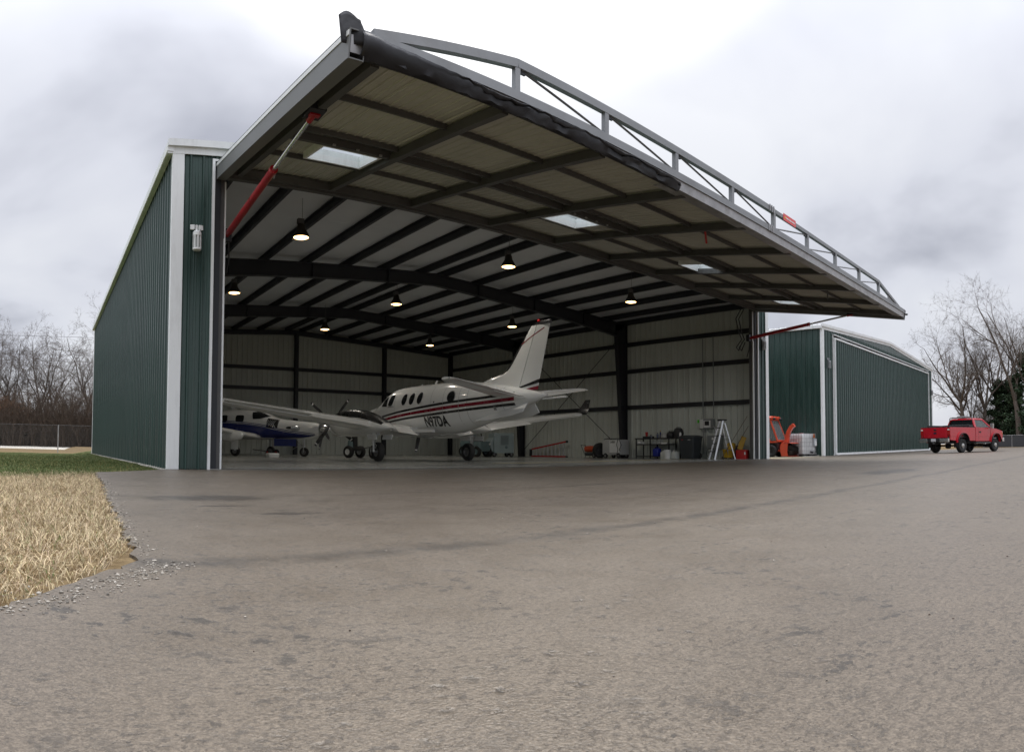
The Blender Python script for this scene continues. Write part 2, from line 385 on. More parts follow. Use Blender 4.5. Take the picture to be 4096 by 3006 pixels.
for (a, b) in zip(cols[:-1], cols[1:]): mb.add([(a[0], a[1], 0), (b[0], b[1], 0), (b[0], -14, 0), (a[0], -14, 0), (a[0], a[1], -.03), (b[0], b[1], -.03)], [(0, 1, 2, 3), (0, 4, 5, 1)])
mb.add([(l0[0], l0[1], 0), (l0[0], -14, 0), (XR, -14, 0), (XR, l0[1], 0)], [(0, 1, 2, 3)])
mb.add([(cols[-1][0], -14, 0), (cols[-1][0], -120, 0), (XR, -120, 0), (XR, -14, 0)], [(0, 1, 2, 3)])
tops = [(XR, -.02), (22.0, -.02), (22.4, -.35), (27.6, -.25), (28.2, .27), (51.2, .27), (66, .27)]
for (a, b) in zip(tops[:-1], tops[1:]):
    mb.add([(a[0], a[1], 0), (a[0], -14, 0), (b[0], -14, 0), (b[0], b[1], 0)], [(0, 1, 2, 3)]); mb.add([(a[0], -14, 0), (a[0], -120, 0), (b[0], -120, 0), (b[0], -14, 0)], [(0, 1, 2, 3)])
    mb.add([(a[0], a[1], 0), (b[0], b[1], 0), (b[0], b[1], -.03), (a[0], a[1], -.03)], [(0, 1, 2, 3)])
me = mb.mesh('apron')
bm = bmesh.new(); bm.from_mesh(me)
for f in bm.faces:
    f.normal_update()
    if f.normal.z < -.5: f.normal_flip()
bm.to_mesh(me); bm.free(); me.materials.append(ASPHALT)
ap = bpy.data.objects.new('apron', me); col.objects.link(ap); tag(ap, kind='structure')

def attr_mat(name, rough=0.85, trans=0.0, spec=0.2):
    g = NG(name); a = g.n('ShaderNodeAttribute', {}, 0, attribute_name='tint')
    g.put(g.b.inputs['Base Color'], a); g.b.inputs['Roughness'].default_value = rough; g.b.inputs['Specular IOR Level'].default_value = spec
    if trans:
        g.b.inputs['Subsurface Weight'].default_value = 0.0
    return g.m
def np_mesh(name, verts, faces, tint, material, kind='stuff', label=None, cat=None):
    """verts (n,3), faces (m,k) index array, tint (n,3)"""
    me = bpy.data.meshes.new(name)
    k = faces.shape[1]
    me.vertices.add(len(verts)); me.vertices.foreach_set('co', verts.astype(np.float32).ravel())
    me.loops.add(faces.size); me.loops.foreach_set('vertex_index', faces.astype(np.int32).ravel())
    me.polygons.add(len(faces)); me.polygons.foreach_set('loop_start', np.arange(0, faces.size, k, dtype=np.int32))
    me.update(calc_edges=True)
    if tint is not None:
        at = me.color_attributes.new('tint', 'FLOAT_COLOR', 'POINT')
        at.data.foreach_set('color', np.concatenate([tint, np.ones((len(tint), 1))], 1).astype(np.float32).ravel())
    me.materials.append(material); me.validate()
    o = bpy.data.objects.new(name, me); col.objects.link(o)
    return tag(o, label, cat, kind=kind)
rs = np.random.default_rng(7)
def blades(xy, z, h, w, lean, tint, bend=0.5):
    n = len(xy); a = rs.uniform(0, 2 * np.pi, n); la = rs.uniform(0, 2 * np.pi, n)
    side = np.stack([np.cos(a), np.sin(a), np.zeros(n)], 1) * (w / 2)[:, None]
    ld = np.stack([np.cos(la), np.sin(la), np.zeros(n)], 1) * (lean * h)[:, None]
    b = np.concatenate([xy, z[:, None]], 1); up = np.zeros((n, 3)); up[:, 2] = h
    m = b + up * 0.55 + ld * 0.3; t = b + up * (1 - 0.25 * lean)[:, None] + ld
    verts = np.stack([b - side, b + side, m + side * 0.8, m - side * 0.8, t], 1).reshape(-1, 3)
    i = np.arange(n)[:, None] * 5
    f = np.concatenate([i + np.array([[0, 1, 2]]), i + np.array([[0, 2, 3]]), i + np.array([[3, 2, 4]])], 0)
    return verts, f, np.repeat(tint, 5, 0)
epts = np.array(edge[:20][::-1])
def west_edge_x(y):                    # x of the apron edge for y > -11
    e = np.array([p for p in edge[:17]])[::-1]
    return np.interp(y, e[:, 1], e[:, 0])
def in_grass(x, y):
    south = np.interp(x, [-30, -8, -4.5, -3.2, -2.57, -2.25, -2.0], [-12.4, -12.0, -11.7, -11.45, -11.11, -10.62, -9.9])
    return (x < west_edge_x(y) + 0.015) & (y > south)
gzv = np.vectorize(gz)
def scatter(n, x0, x1, y0, y1):
    x = rs.uniform(x0, x1, n); y = rs.uniform(y0, y1, n); k = in_grass(x, y); return np.stack([x[k], y[k]], 1)
parts = []
for (n, x0, x1, y0, y1, h0, h1) in ((26000, -4.6, -1.5, -11.8, -8.6, .03, .075), (30000, -5.0, -1.4, -8.6, -4.5, .03, .07), (20000, -5.2, -0.9, -4.5, -1.4, .03, .06)):
    xy = scatter(n, x0, x1, y0, y1)
    clump = np.sin(xy[:, 0] * 7.1 + np.sin(xy[:, 1] * 5.3) * 2) * np.sin(xy[:, 1] * 8.7 + np.sin(xy[:, 0] * 6.1) * 2)
    edge_d = west_edge_x(xy[:, 1]) - xy[:, 0]
    h = rs.uniform(h0, h1, len(xy)) * (1 + 0.35 * clump) * np.clip(0.6 + edge_d * 4, 0.6, 1.15)
    base = np.array([[0.56, 0.45, 0.285]]) * rs.uniform(0.45, 1.25, (len(xy), 1)) + rs.normal(0, 0.012, (len(xy), 3))
    gm = rs.uniform(0, 1, len(xy)) < np.clip((xy[:, 1] - xy[:, 0] * 0.9 + 1.6) * 0.5, 0.05, 0.9); base[gm] = np.array([[0.085, 0.125, 0.035]]) * rs.uniform(0.6, 1.4, (gm.sum(), 1))
    parts.append(blades(xy, gzv(xy[:, 0], xy[:, 1]), h, rs.uniform(.0022, .0045, len(xy)), rs.uniform(0.5, 2.2, len(xy)), np.clip(base, 0.01, 1)))
def merge(parts):
    o = 0; vv = []; ff = []; tt = []
    for v, f, t in parts: vv.append(v); ff.append(f + o); tt.append(t); o += len(v)
    return np.concatenate(vv), np.concatenate(ff), np.concatenate(tt)
BLADE = attr_mat('grass_blade')
np_mesh('dead_grass', *merge(parts), BLADE, label='straw coloured dormant grass beside the asphalt edge', cat='grass')
parts = []
for (n, x0, x1, y0, y1) in ((26000, -5.5, 0.0, -3.0, 6.0), (26000, -6, 0, 6, 26)):
    x = rs.uniform(x0, x1, n); y = rs.uniform(y0, y1, n); k = (x < np.where(y < 0, west_edge_x(y), -0.03)) & (y - x * 0.9 + rs.normal(0, .5, n) > -0.4)
    xy = np.stack([x[k], y[k]], 1); m = len(xy)
    base = np.array([[0.085, 0.110, 0.036]]) * rs.uniform(0.55, 1.35, (m, 1)); dd = rs.uniform(0, 1, m) < 0.16; base[dd] = np.array([[0.26, 0.22, 0.09]])
    parts.append(blades(xy, gzv(xy[:, 0], xy[:, 1]), rs.uniform(.02, .045, m), rs.uniform(.004, .012, m), rs.uniform(0.2, 1.2, m), base))
np_mesh('green_grass', *merge(parts), BLADE, label='short green lawn along the side of the open hangar', cat='grass')

# loose pale gravel where the asphalt meets the grass
ico = bmesh.new(); bmesh.ops.create_icosphere(ico, subdivisions=1, radius=1); iv = np.array([v.co[:] for v in ico.verts]); itri = np.array([[v.index for v in f.verts] for f in ico.faces]); ico.free()
def stones(c, r, tint):
    n = len(c); k = len(iv)
    s = rs.uniform(.55, 1.25, (n, 1, 3)) * np.array([[[1, 1, .6]]]); a = rs.uniform(0, 6.28, n); ca, sa = np.cos(a), np.sin(a)
    p = iv[None] * s * r[:, None, None] * (1 + rs.normal(0, .12, (n, k, 1)))
    q = np.stack([p[..., 0] * ca[:, None] - p[..., 1] * sa[:, None], p[..., 0] * sa[:, None] + p[..., 1] * ca[:, None], p[..., 2]], -1) + c[:, None]
    return q.reshape(-1, 3), (itri[None] + (np.arange(n) * k)[:, None, None]).reshape(-1, 3), np.repeat(tint, k, 0)
sp = []
path = np.array([(-3.1, -11.5), (-2.55, -11.15), (-2.3, -10.82), (-2.05, -10.52), (-1.9, -10.32)])
for i in range(620):
    t = rs.uniform(0, len(path) - 1.001); k = int(t); p = path[k] + (path[k + 1] - path[k]) * (t - k)
    sp.append((p[0] + rs.normal(0, .05) + abs(rs.normal(0, .05)), p[1] + rs.normal(0, .05) - .02))
for i in range(700):
    y = rs.uniform(-10.2, -4); sp.append((float(west_edge_x(y)) + abs(rs.normal(0, .05)) + .01, y))
for i in range(220):
    sp.append((rs.uniform(-2.2, 3.0), -13.2 + abs(rs.normal(1.5, 2.4)) + .4))
for i in range(120):
    sp.append((rs.uniform(2, 16), rs.uniform(-12, -1)))
sp = np.array(sp); n = len(sp)
r = np.where(np.arange(n) < 1320, rs.gamma(3.0, .0010, n) + .0015, rs.gamma(2.0, .0008, n) + .0010)
tint = np.array([[0.36, 0.33, 0.285]]) * rs.uniform(.3, 1.35, (n, 1)); dk = (rs.uniform(0, 1, n) < .35) & (np.arange(n) >= 1320); tint[dk] = np.array([[.08, .06, .05]])
v_, f_, t_ = stones(np.stack([sp[:, 0], sp[:, 1], np.full(n, .001) + r * .2], 1), r, tint)
np_mesh('loose_gravel', v_, f_, t_, attr_mat('pebble', .8), label='scatter of pale loose pebbles along the asphalt edge', cat='gravel')

# strip of crushed stone along the west wall, gravel between the hangars, pale road beyond the fence
GRAVEL = mat('gravel', (0.36, 0.34, 0.30), 0.9, 0, 0.35, 25, 0.8, 60, spec=0.1)
mb = MB()
ys = np.linspace(0.05, 22.2, 30)
mb.loft([[(-0.16 + rnd.uniform(-.03, .03), y, gz(-.16, y) + .012), (0.05, y, gz(-.16, y) + .03)] for y in ys], close=False)
tag(obj('gravel_strip', mb, GRAVEL), kind='structure')
mb = MB(); mb.add([(22, -0.36, -.008), (28.4, -0.24, -.008), (28.4, 60, -.008), (22, 60, -.008)], [(0, 1, 2, 3)])
tag(obj('gravel_yard', mb, mat('gravel_yard', (0.27, 0.24, 0.17), 0.95, 0, 0.4, 12, 0.8, 40, spec=.1)), kind='structure')
mb = MB(); rows = []
for y, z in ((40.5, -0.27), (41.5, -0.28), (46, -.2), (52, -0.07), (53.5, -.13)):
    rows.append([(x, y + .4 * math.sin(x * .07), z + .02 * math.sin(x * .13)) for x in np.linspace(-120, 60, 40)])
mb.loft(rows, close=False)
tag(obj('gravel_road', mb, mat('pale_gravel', (0.50, 0.47, 0.41), 0.95, 0, 0.12, 3, 0.3, 20, spec=.1), smooth=60), kind='structure')
# ------------------------------------------------------------------ ribbed sheet-metal panels (mesh shared by size)
PANELS = {}
def panel_mesh(w, h, m, pitch=0.305, rib=0.036):
    if m.name == 'door_backing': pitch, rib = 0.152, 0.020
    key = (round(w, 3), round(h, 3), m.name, pitch)
    if key in PANELS: return PANELS[key]
    prof = []; k = max(1, int(round(w / pitch))); p = w / k
    for i in range(k):
        x = i * p
        prof += [(x, 0), (x + p * .16, 0), (x + p * .22, -rib), (x + p * .34, -rib), (x + p * .40, 0), (x + p * .60, 0), (x + p * .64, -.006), (x + p * .69, 0), (x + p * .80, 0), (x + p * .84, -.006), (x + p * .89, 0)]
    prof.append((w + 0.012, 0.0))
    mb = MB(); mb.loft([[(x, y, 0) for x, y in prof], [(x, y, h) for x, y in prof]], close=False)
    me = mb.mesh('wall_panel'); me.materials.append(m); PANELS[key] = me
    return me
def panel(parent, o, u, up, w, h, m, name='wall_panel'):
    u = Vector(u).normalized(); up = Vector(up).normalized(); n = up.cross(u)
    M_ = Matrix(((u.x, n.x, up.x, o[0]), (u.y, n.y, up.y, o[1]), (u.z, n.z, up.z, o[2]), (0, 0, 0, 1)))
    return obj(name, panel_mesh(w, h, m), None, parent, mtx=M_)
def wall(parent, o, u, length, h, m, w=0.914, name='wall_panel'):
    u = Vector(u); k = int(round(length / w)); w = length / k
    for i in range(k): panel(parent, Vector(o) + u * (w * i), u, (0, 0, 1), w, h, m, name)

W, DEP, HE, RISE = 22.0, 22.27, 6.56, 0.055
def ceil(x): return HE + RISE * min(x, W - x)
def hangar(x0, y0, label, is_open):
    H = thing('hangar', label, 'hangar', (x0, y0, 0))
    # outside skin
    wall(H, (0, DEP, -0.32), (0, -1, 0), DEP, HE + 0.30, GREEN)
    wall(H, (W, 0, -0.1), (0, 1, 0), DEP, HE + 0.08, GREEN)
    wall(H, (W, DEP, -0.3), (-1, 0, 0), W, HE + 0.28, GREEN)
    mb = MB(); mb.prism([(0, HE - .02), (W, HE - .02), (W / 2, ceil(W / 2) - .02)], DEP - .01, DEP + .03); obj('gable', mb, GREEN, H)
    xl = 0.80 if is_open else 1.45
    for a, b in ((0.0, xl), (W - xl, W)):
        wall(H, (a, 0, 0), (1, 0, 0), b - a, HE - 0.02, GREEN, 0.8)
    zt = 6.20 if is_open else 6.30
    wall(H, (xl, 0, zt), (1, 0, 0), W - 2 * xl, HE - .02 - zt, GREEN)
    mb = MB(); mb.prism([(0, HE - .022), (W, HE - .022), (W / 2, ceil(W / 2) + .02)], -0.012, 0.03); obj('gable', mb, GREEN, H)
    # trims
    for sx, xx in ((1, 0.0), (-1, W)):
        mb = MB(); a, b = sorted((xx - sx * .045, xx + sx * .20)); mb.bx((a, -.05, 0.0), (b, -.033, HE - .03)); a, b = sorted((xx - sx * .045, xx - sx * .033)); mb.bx((a, -.033, 0.0), (b, .075, HE - .03))
        obj('corner_trim', mb, TRIM, H, bev=.004)
        mb = MB(); a, b = sorted((xx - sx * .045, xx - sx * .033)); mb.bx((a, DEP - .18, -.3), (b, DEP + .04, HE - .03)); obj('corner_trim', mb, TRIM, H)
        # gutter with a rolled lip
        mb = MB(); g0 = xx - sx * .035
        prof = [(g0, HE + .02), (g0, HE - .15), (g0 - sx * .110, HE - .15), (g0 - sx * .125, HE - .14), (g0 - sx * .125, HE + .02), (g0 - sx * .11, HE + .035)]
        mb.loft([[(p[0], -.07, p[1]) for p in prof], [(p[0], DEP + .05, p[1]) for p in prof]], close=False); mb.add([(p[0], -.07, p[1]) for p in prof], [tuple(range(6))]); mb.add([(p[0], DEP + .05, p[1]) for p in prof], [tuple(range(6))])
        obj('gutter', mb, TRIM, H)
        # rake trim along the gable edge
        mb = MB(); e0 = xx - sx * .15
        for (yo, d0, d1) in ((-.055, -.19, .07), (-.085, -.05, .09)):
            p = [(e0, HE + d0), (W / 2, ceil(W / 2) + d0), (W / 2, ceil(W / 2) + d1), (e0, HE + d1)]
            mb.prism(p, yo - .03 if yo < -.06 else yo, yo + .03 if yo < -.06 else yo + .028)
        obj('rake_trim', mb, TRIM, H)
    # roof sheets
    sl = math.hypot(W / 2 + .13, RISE * (W / 2 + .13)); k = 24; w = (DEP + .12) / k
    for s in (1, -1):
        for i in range(k):
            o = Vector((-.13 if s > 0 else W + .13, DEP + .05 - i * w if s > 0 else -.07 + i * w, HE + .045 - RISE * .13))
            panel(H, o, (0, -s, 0), (s, 0, RISE), w, sl, TRIM, 'roof_panel')
    return H

# ================================================================== the open hangar
H1 = hangar(0, 0, 'large green metal hangar with its door raised over two parked aircraft', True)
mb = MB(); mb.bx((0.04, 0.0, -0.3), (W - .04, DEP - .05, 0.012))
g = NG('epoxy_floor')
fn = g.noise(0.5, 5, .6); fs_ = g.noise(6, 6, .7)
cc = g.mix(g.rng(fn, .3, .7), (0.30, 0.305, 0.29), (0.40, 0.405, 0.385)); cc = g.mix(g.rng(fs_, .55, .75, 0, .35), cc, (.2, .2, .185))
yy = g.n('ShaderNodeSeparateXYZ', {0: g.pos}); ynode = g.t.nodes[-1]
g.put(g.b.inputs['Base Color'], cc); g.put(g.b.inputs['Roughness'], g.rng(fs_, .3, .7, .16, .30)); g.b.inputs['Specular IOR Level'].default_value = .5
tag(obj('hangar_floor', mb, g.m), kind='structure')
mb = MB(); mb.bx((10.5, 3.2, .0125), (21, 3.28, .0165)); tag(obj('floor_line', mb, mat('yellow_floor_paint', (.45, .36, .10), .5, 0, .2, 6)), kind='structure')
mb = MB(); mb.bx((1.1, 0.0, .004), (20.9, .06, .016)); tag(obj('floor_joint', mb, mat('slab_edge_angle', (.10, .095, .09), .6, .2, .2, 5)), kind='structure')

def beam(name, p, q, w, h, m=DARK, up=(0, 0, 1), parent=None, bev=0):
    return obj(name, MB().beam(p, q, w, h, up), m, parent or H1, bev=bev)
# liner panels on the inside
wall(H1, (0.22, 0.2, 0.0), (0, 1, 0), DEP - .42, HE + .02, LINER, name='liner_panel')
wall(H1, (W - .22, DEP - .2, 0.0), (0, -1, 0), DEP - .42, HE + .02, LINER, name='liner_panel')
wall(H1, (0.2, DEP - .22, 0.0), (1, 0, 0), W - .4, HE + .05, LINER, name='liner_panel')
mb = MB(); mb.prism([(.2, HE), (W - .2, HE), (W / 2, ceil(W / 2))], DEP - .2, DEP - .18); obj('liner_gable', mb, LINER, H1)
# insulation blankets between the roof sheets and the purlins, 1.83 m wide, slightly sagging
nb = 12; wy = (DEP - .1) / nb
for s in (0, 1):
    for i in range(nb):
        mb = MB(); rows = []
        for a in range(5):
            y = .05 + wy * (i + a / 4); row = []
            for b in range(23):
                x = W / 2 * b / 22 if s == 0 else W - W / 2 * b / 22
                sag = .018 * math.sin(math.pi * a / 4) + .012 * abs(math.sin(b * 1.9 + i)) - (-.030 if a in (0, 4) else 0)
                row.append((x, y, ceil(x) - .01 - sag))
            rows.append(row)
        mb.loft(rows, close=False); obj('insulation_blanket', mb, INSUL, H1, smooth=60)
# purlins, eave struts, main frames
for x in (1.45, 2.95, 4.45, 5.95, 7.45, 8.95, 10.55, 11.45, 13.05, 14.55, 16.05, 17.55, 19.05, 20.55):
    z = ceil(x) - .055
    mb = MB(); mb.bx((x - .012, .1, z - .20), (x + .012, DEP - .2, z)); mb.bx((x - .012, .1, z - .205), (x + .075, DEP - .2, z - .19)); mb.bx((x - .075, .1, z - .012), (x + .012, DEP - .2, z + .002))
    obj('purlin', mb, DARK, H1)
for x in (.36, W - .36):
    beam('eave_strut', (x, .1, HE - .16), (x, DEP - .2, HE - .16), .09, .24)
def frame(y):
    for sx in (1, -1):
        X = lambda d: d if sx > 0 else W - d
        zt = lambda d: ceil(d) - .265
        mb = MB()
        # tapered column: web and two flanges
        out_, ib, it = .30, .58, 1.02
        mb.prism([(X(out_), .02), (X(ib), .02), (X(it), 5.95), (X(it), 6.25), (X(out_), zt(.3))], y - .006, y + .006)
        mb.beam((X(out_), y, .02), (X(out_), y, 6.3), .012, .22, (0, 1, 0)); mb.beam((X(ib), y, .02), (X(it), y, 5.97), .014, .22, (0, 1, 0))
        mb.beam((X(out_), y, .02), (X(ib), y, .02), .26, .03)
        obj('column', mb, DARK, H1)
        mb = MB(); d1 = W / 2
        pts = [(.3, zt(.3)), (d1, zt(d1)), (d1, zt(d1) - .42), (4.2, zt(4.2) - .50), (1.02, zt(1.0) - .62), (.95, 6.3 - .4)]
        mb.prism([(X(a), b) for a, b in pts], y - .006, y + .006)
        mb.beam((X(.3), y, zt(.3)), (X(d1), y, zt(d1)), .22, .014); mb.beam((X(d1), y, zt(d1) - .42), (X(4.2), y, zt(4.2) - .50), .22, .014); mb.beam((X(4.2), y, zt(4.2) - .50), (X(1.02), y, zt(1.0) - .62), .22, .014)
        for d in (3.2, 6.1, 9.0):
            mb.bx((X(d) - .012 * 1, y - .10, zt(d) - .48), (X(d) + .012, y + .10, zt(d)))
        obj('rafter', mb, DARK, H1)
        for d in (2.95, 5.95, 8.95):     # flange braces
            beam('flange_brace', (X(d), y + .02, zt(d) - .45), (X(d), y + .55, zt(d) + .06), .05, .05)
for y in (7.42, 14.84): frame(y)
beam('rafter', (.3, DEP - .34, HE - .28), (W / 2, DEP - .34, ceil(W / 2) - .30), .2, .26); beam('rafter', (W / 2, DEP - .34, ceil(W / 2) - .30), (W - .3, DEP - .34, HE - .28), .2, .26)
for x in (5.5, 11.2, 16.85, W - .36, .36):
    mb = MB(); h = ceil(x) - .3; mb.bx((x - .10, DEP - .50, .01), (x + .10, DEP - .485, h)); mb.bx((x - .10, DEP - .26, .01), (x + .10, DEP - .245, h)); mb.bx((x - .008, DEP - .49, .01), (x + .008, DEP - .25, h)); obj('column', mb, DARK, H1)
def girt(p, q, n):
    p = Vector(p); q = Vector(q); n = Vector(n); mb = MB()
    mb.beam(p, q, .10, .19); obj('girt', mb, DARK, H1)
for z in (2.38, 4.08, 5.35):
    for y0, y1 in ((.45, 7.30), (7.54, 14.72), (14.96, DEP - .5)):
        girt((W - .29, y0, z), (W - .29, y1, z), (-1, 0, 0)); girt((.29, y0, z), (.29, y1, z), (1, 0, 0))
for z in (3.65, 4.79):
    for a, b in ((.4, 5.38), (5.62, 11.08), (11.32, 16.73), (16.97, W - .5)): girt((a, DEP - .29, z), (b, DEP - .29, z), (0, -1, 0))
for (a, b) in (((7.5, .3), (14.75, 5.9)), ((14.75, .3), (7.5, 5.9))):
    obj('brace_rod', MB().tube([(W - .42, a[0], a[1]), (W - .42, b[0], b[1])], .016, 6), DARK, H1)
# door jambs: white outer trim, dark column, grey inner channel, white rubber strip
for s, X in ((1, lambda d: d), (-1, lambda d: W - d)):
    def jb(n_, a, b, y0, y1, z1, m):
        x0, x1 = sorted((X(a), X(b))); obj(n_, MB().bx((x0, y0, 0.013 if y0 >= 0 else 0), (x1, y1, z1)), m, H1)
    jb('door_trim', .79, .845, -.055, .0, 6.36, TRIM); jb('jamb_column', .845, .985, .01, .26, 6.3, DARK); jb('jamb_column', .985, 1.075, .04, .24, 6.1, DGREY)
    jb('jamb_strip', 1.065, 1.10, .02, .045, 4.75, TRIM); jb('jamb_strip', 1.08, 1.11, .05, .07, 5.95, TRIM)
    jb('jamb_panel', .3, .845, .26, .275, 6.3, DARK)
obj('door_trim', MB().bx((.845, -.055, 6.315), (1.4, -.002, 6.36)), TRIM, H1)
obj('header_beam', MB().bx((.99, .05, 6.10), (W - .99, .33, 6.42)), DARK, H1)
obj('header_closure', MB().bx((.99, .06, 6.42), (W - .99, .075, 6.75)), LINER, H1)

# ---------------------------------------------------------------- the raised hydraulic door
HZ = V(0, 0, 6.11); OV = V(0, -6.18, 5.25); tv = (OV - HZ).normalized(); nv = V(1, 0, 0).cross(tv) * -1     # tv: hinge -> outer edge, nv: up and out
if nv.z < 0: nv = -nv
def dp(x, v, n=0.0): return V(x, 0, 0) + HZ + tv * v + nv * n
DX0, DX1, DV = 0.92, 21.08, 6.24
DOOR = bpy.data.objects.new('hangar_door', None); col.objects.link(DOOR); DOOR.parent = H1
DOOR['label'] = 'raised one-piece hangar door with exposed framing and outer truss'
WIN = [(2.10, 3.22), (7.92, 9.0), (13.3, 14.32), (18.7, 19.72)]; WV0, WV1 = 1.86, 2.72
npan = 22; pw = (DX1 - DX0) / npan
cuts = sorted(set([DX0, DX1] + [c for w_ in WIN for c in w_]))
for a, b in zip(cuts[:-1], cuts[1:]):
    isw = any(abs(a - w_[0]) < 1e-6 for w_ in WIN); k = max(1, int(round((b - a) / .914))); w_ = (b - a) / k
    spans = ((0.0, WV0), (WV1, DV)) if isw else ((0.0, DV),)
    for i in range(k):
        for v0, v1 in spans:
            o = dp(a + w_ * i, v0, .085)
            panel(DOOR, dp(a + w_ * (i + 1), v0, .15), (-1, 0, 0), tv, w_, v1 - v0, GREEN, 'door_panel')
            panel(DOOR, dp(a + w_ * i, v0, .11), (1, 0, 0), tv, w_, v1 - v0, DOORLINER, 'door_liner')
def dbeam(name, x0, v0, x1, v1, w, h, n=0.0, m=DGREY):
    return obj(name, MB().beam(dp(x0, v0, n), dp(x1, v1, n), w, h, nv), m, DOOR)
RIBS = [1.33, 3.38, 5.40, 7.64, 9.87, 12.07, 14.27, 16.47, 18.67, 20.67]
for x in RIBS: dbeam('door_rib', x, .12, x, DV - .12, .12, .15, -.01)
dbeam('door_hinge_beam', DX0, .07, DX1, .07, .16, .20, -.03); dbeam('door_hinge_beam', DX0, .22, DX1, .22, .07, .16, -.01)
dbeam('door_edge_beam', DX0, DV - .07, DX1, DV - .07, .13, .14, .02)
for a, b in zip(RIBS[:-1], RIBS[1:]):
    dbeam('door_mid_beam', a + .061, 2.86, b - .061, 2.86, .11, .12, .02)
    for v in (1.66, 3.18, 4.70): dbeam('door_girt', a + .061, v, b - .061, v, .05, .085, .05)
for (a, b) in WIN:
    mb = MB()
    for p, q in (((a, WV0), (b, WV0)), ((a, WV1), (b, WV1))): mb.beam(dp(p[0] - .03, p[1], .09), dp(q[0] + .03, q[1], .09), .055, .22, nv)
    for x in (a, b): mb.beam(dp(x, WV0 + .0275, .09), dp(x, WV1 - .0275, .09), .055, .218, nv)
    fr = obj('door_window', mb, TRIM, DOOR)
    mb = MB(); mb.add([dp(a + .02, WV0 + .02, .10), dp(b - .02, WV0 + .02, .10), dp(b - .02, WV1 - .02, .10), dp(a + .02, WV1 - .02, .10)], [(0, 1, 2, 3)])
    obj('window_pane', mb, glassy('skylight_pane', (0.90, 0.95, 0.95), 0.15, 0.10), DOOR)
# deep side channels
for x, s in ((DX0 - .03, -1), (DX1 + .03, 1)):
    mb = MB(); mb.beam(dp(x, -.05, .02), dp(x, DV + .06, .02), .02, .34, nv); mb.beam(dp(x - s * .10, -.05, -.14), dp(x - s * .10, DV + .06, -.14), .20, .015, nv); mb.beam(dp(x - s * .195, -.05, -.10), dp(x - s * .195, DV + .06, -.10), .012, .07, nv); mb.beam(dp(x - s * .05, -.05, .19), dp(x - s * .05, DV + .06, .19), .12, .014, nv)
    obj('side_channel', mb, mat('channel_grey', (.17, .175, .175), .5, .2, .1, 2), DOOR)
    obj('side_trim', MB().beam(dp(x + s * .016, -.05, .14), dp(x + s * .016, DV + .06, .14), .01, .06, nv), TRIM, DOOR)
# outer edge: galvanised angle, rubber weather seal left only over the western third
mb = MB(); mb.beam(dp(DX0, DV + .02, .04), dp(DX1, DV + .02, .04), .012, .20, nv); mb.beam(dp(6.9, DV - .12, -.066), dp(DX1, DV - .12, -.066), .30, .012, nv); obj('edge_angle', mb, GALV, DOOR)
rr = random.Random(12); rows = []
for i in range(61):
    x = DX0 + .12 + (7.15 - DX0) * i / 60; k = .46 + .7 * math.exp(-i / 7) + .10 * math.sin(i * .23); wv = rr.uniform(-.022, .022) + .02 * math.sin(i * .55); tap = min(1, (60 - i) / 4)
    prof = [(DV - .05, -.075), (DV + .02 + wv, -.085 - .015 * k), (DV + .09 * k, -.05 + wv), (DV + .115 * k + wv, .03), (DV + .11 * k, .10 * k * tap + wv), (DV + .085, .15 * k * tap + wv * .5)]
    rows.append([dp(x, a, b) for a, b in prof])
mb = MB(); mb.loft(rows, close=False); so = obj('weather_seal', mb, SEAL, DOOR, smooth=50)
sm = so.modifiers.new('thick', 'SOLIDIFY'); sm.thickness = .012
# crumpled ends of the seal standing up at both corners
def crumple(base, dirs, seed, n=9, m=9):
    q = random.Random(seed); mb = MB(); u, w, t = [Vector(d) for d in dirs]; rows = []
    for i in range(n):
        row = []
        for j in range(m):
            a, b = i / (n - 1), j / (m - 1)
            bend = math.sin(a * 3.1 + q.uniform(-.25, .25)) * .5 + math.sin(b * 5 + seed) * .28
            row.append(Vector(base) + u * (a * (1 - .25 * b)) + w * (b * (1 + .2 * math.sin(a * 4))) + t * bend)
        rows.append(row)
    mb.loft(rows, close=False); return mb
for k_, (nm, b_, d_, sd) in enumerate((('seal_flap', dp(DX0 - .10, DV - .02, .04), (V(.30, -.15, -.02), V(-.04, .0, .33), V(.02, .04, 0)), 3), ('seal_flap', dp(DX0 + .12, DV + .04, -.06), (V(.62, -.05, -.03), V(.10, -.02, .17), V(0, .03, .05)), 5), ('seal_flap', dp(DX1 - .05, DV - .1, -.02), (V(.10, -.26, .05), V(.30, .02, .03), V(0, 0, .05)), 8))):
    o_ = obj(nm, crumple(b_, d_, sd), SEAL, DOOR, smooth=50); sm = o_.modifiers.new('thick', 'SOLIDIFY'); sm.thickness = .012
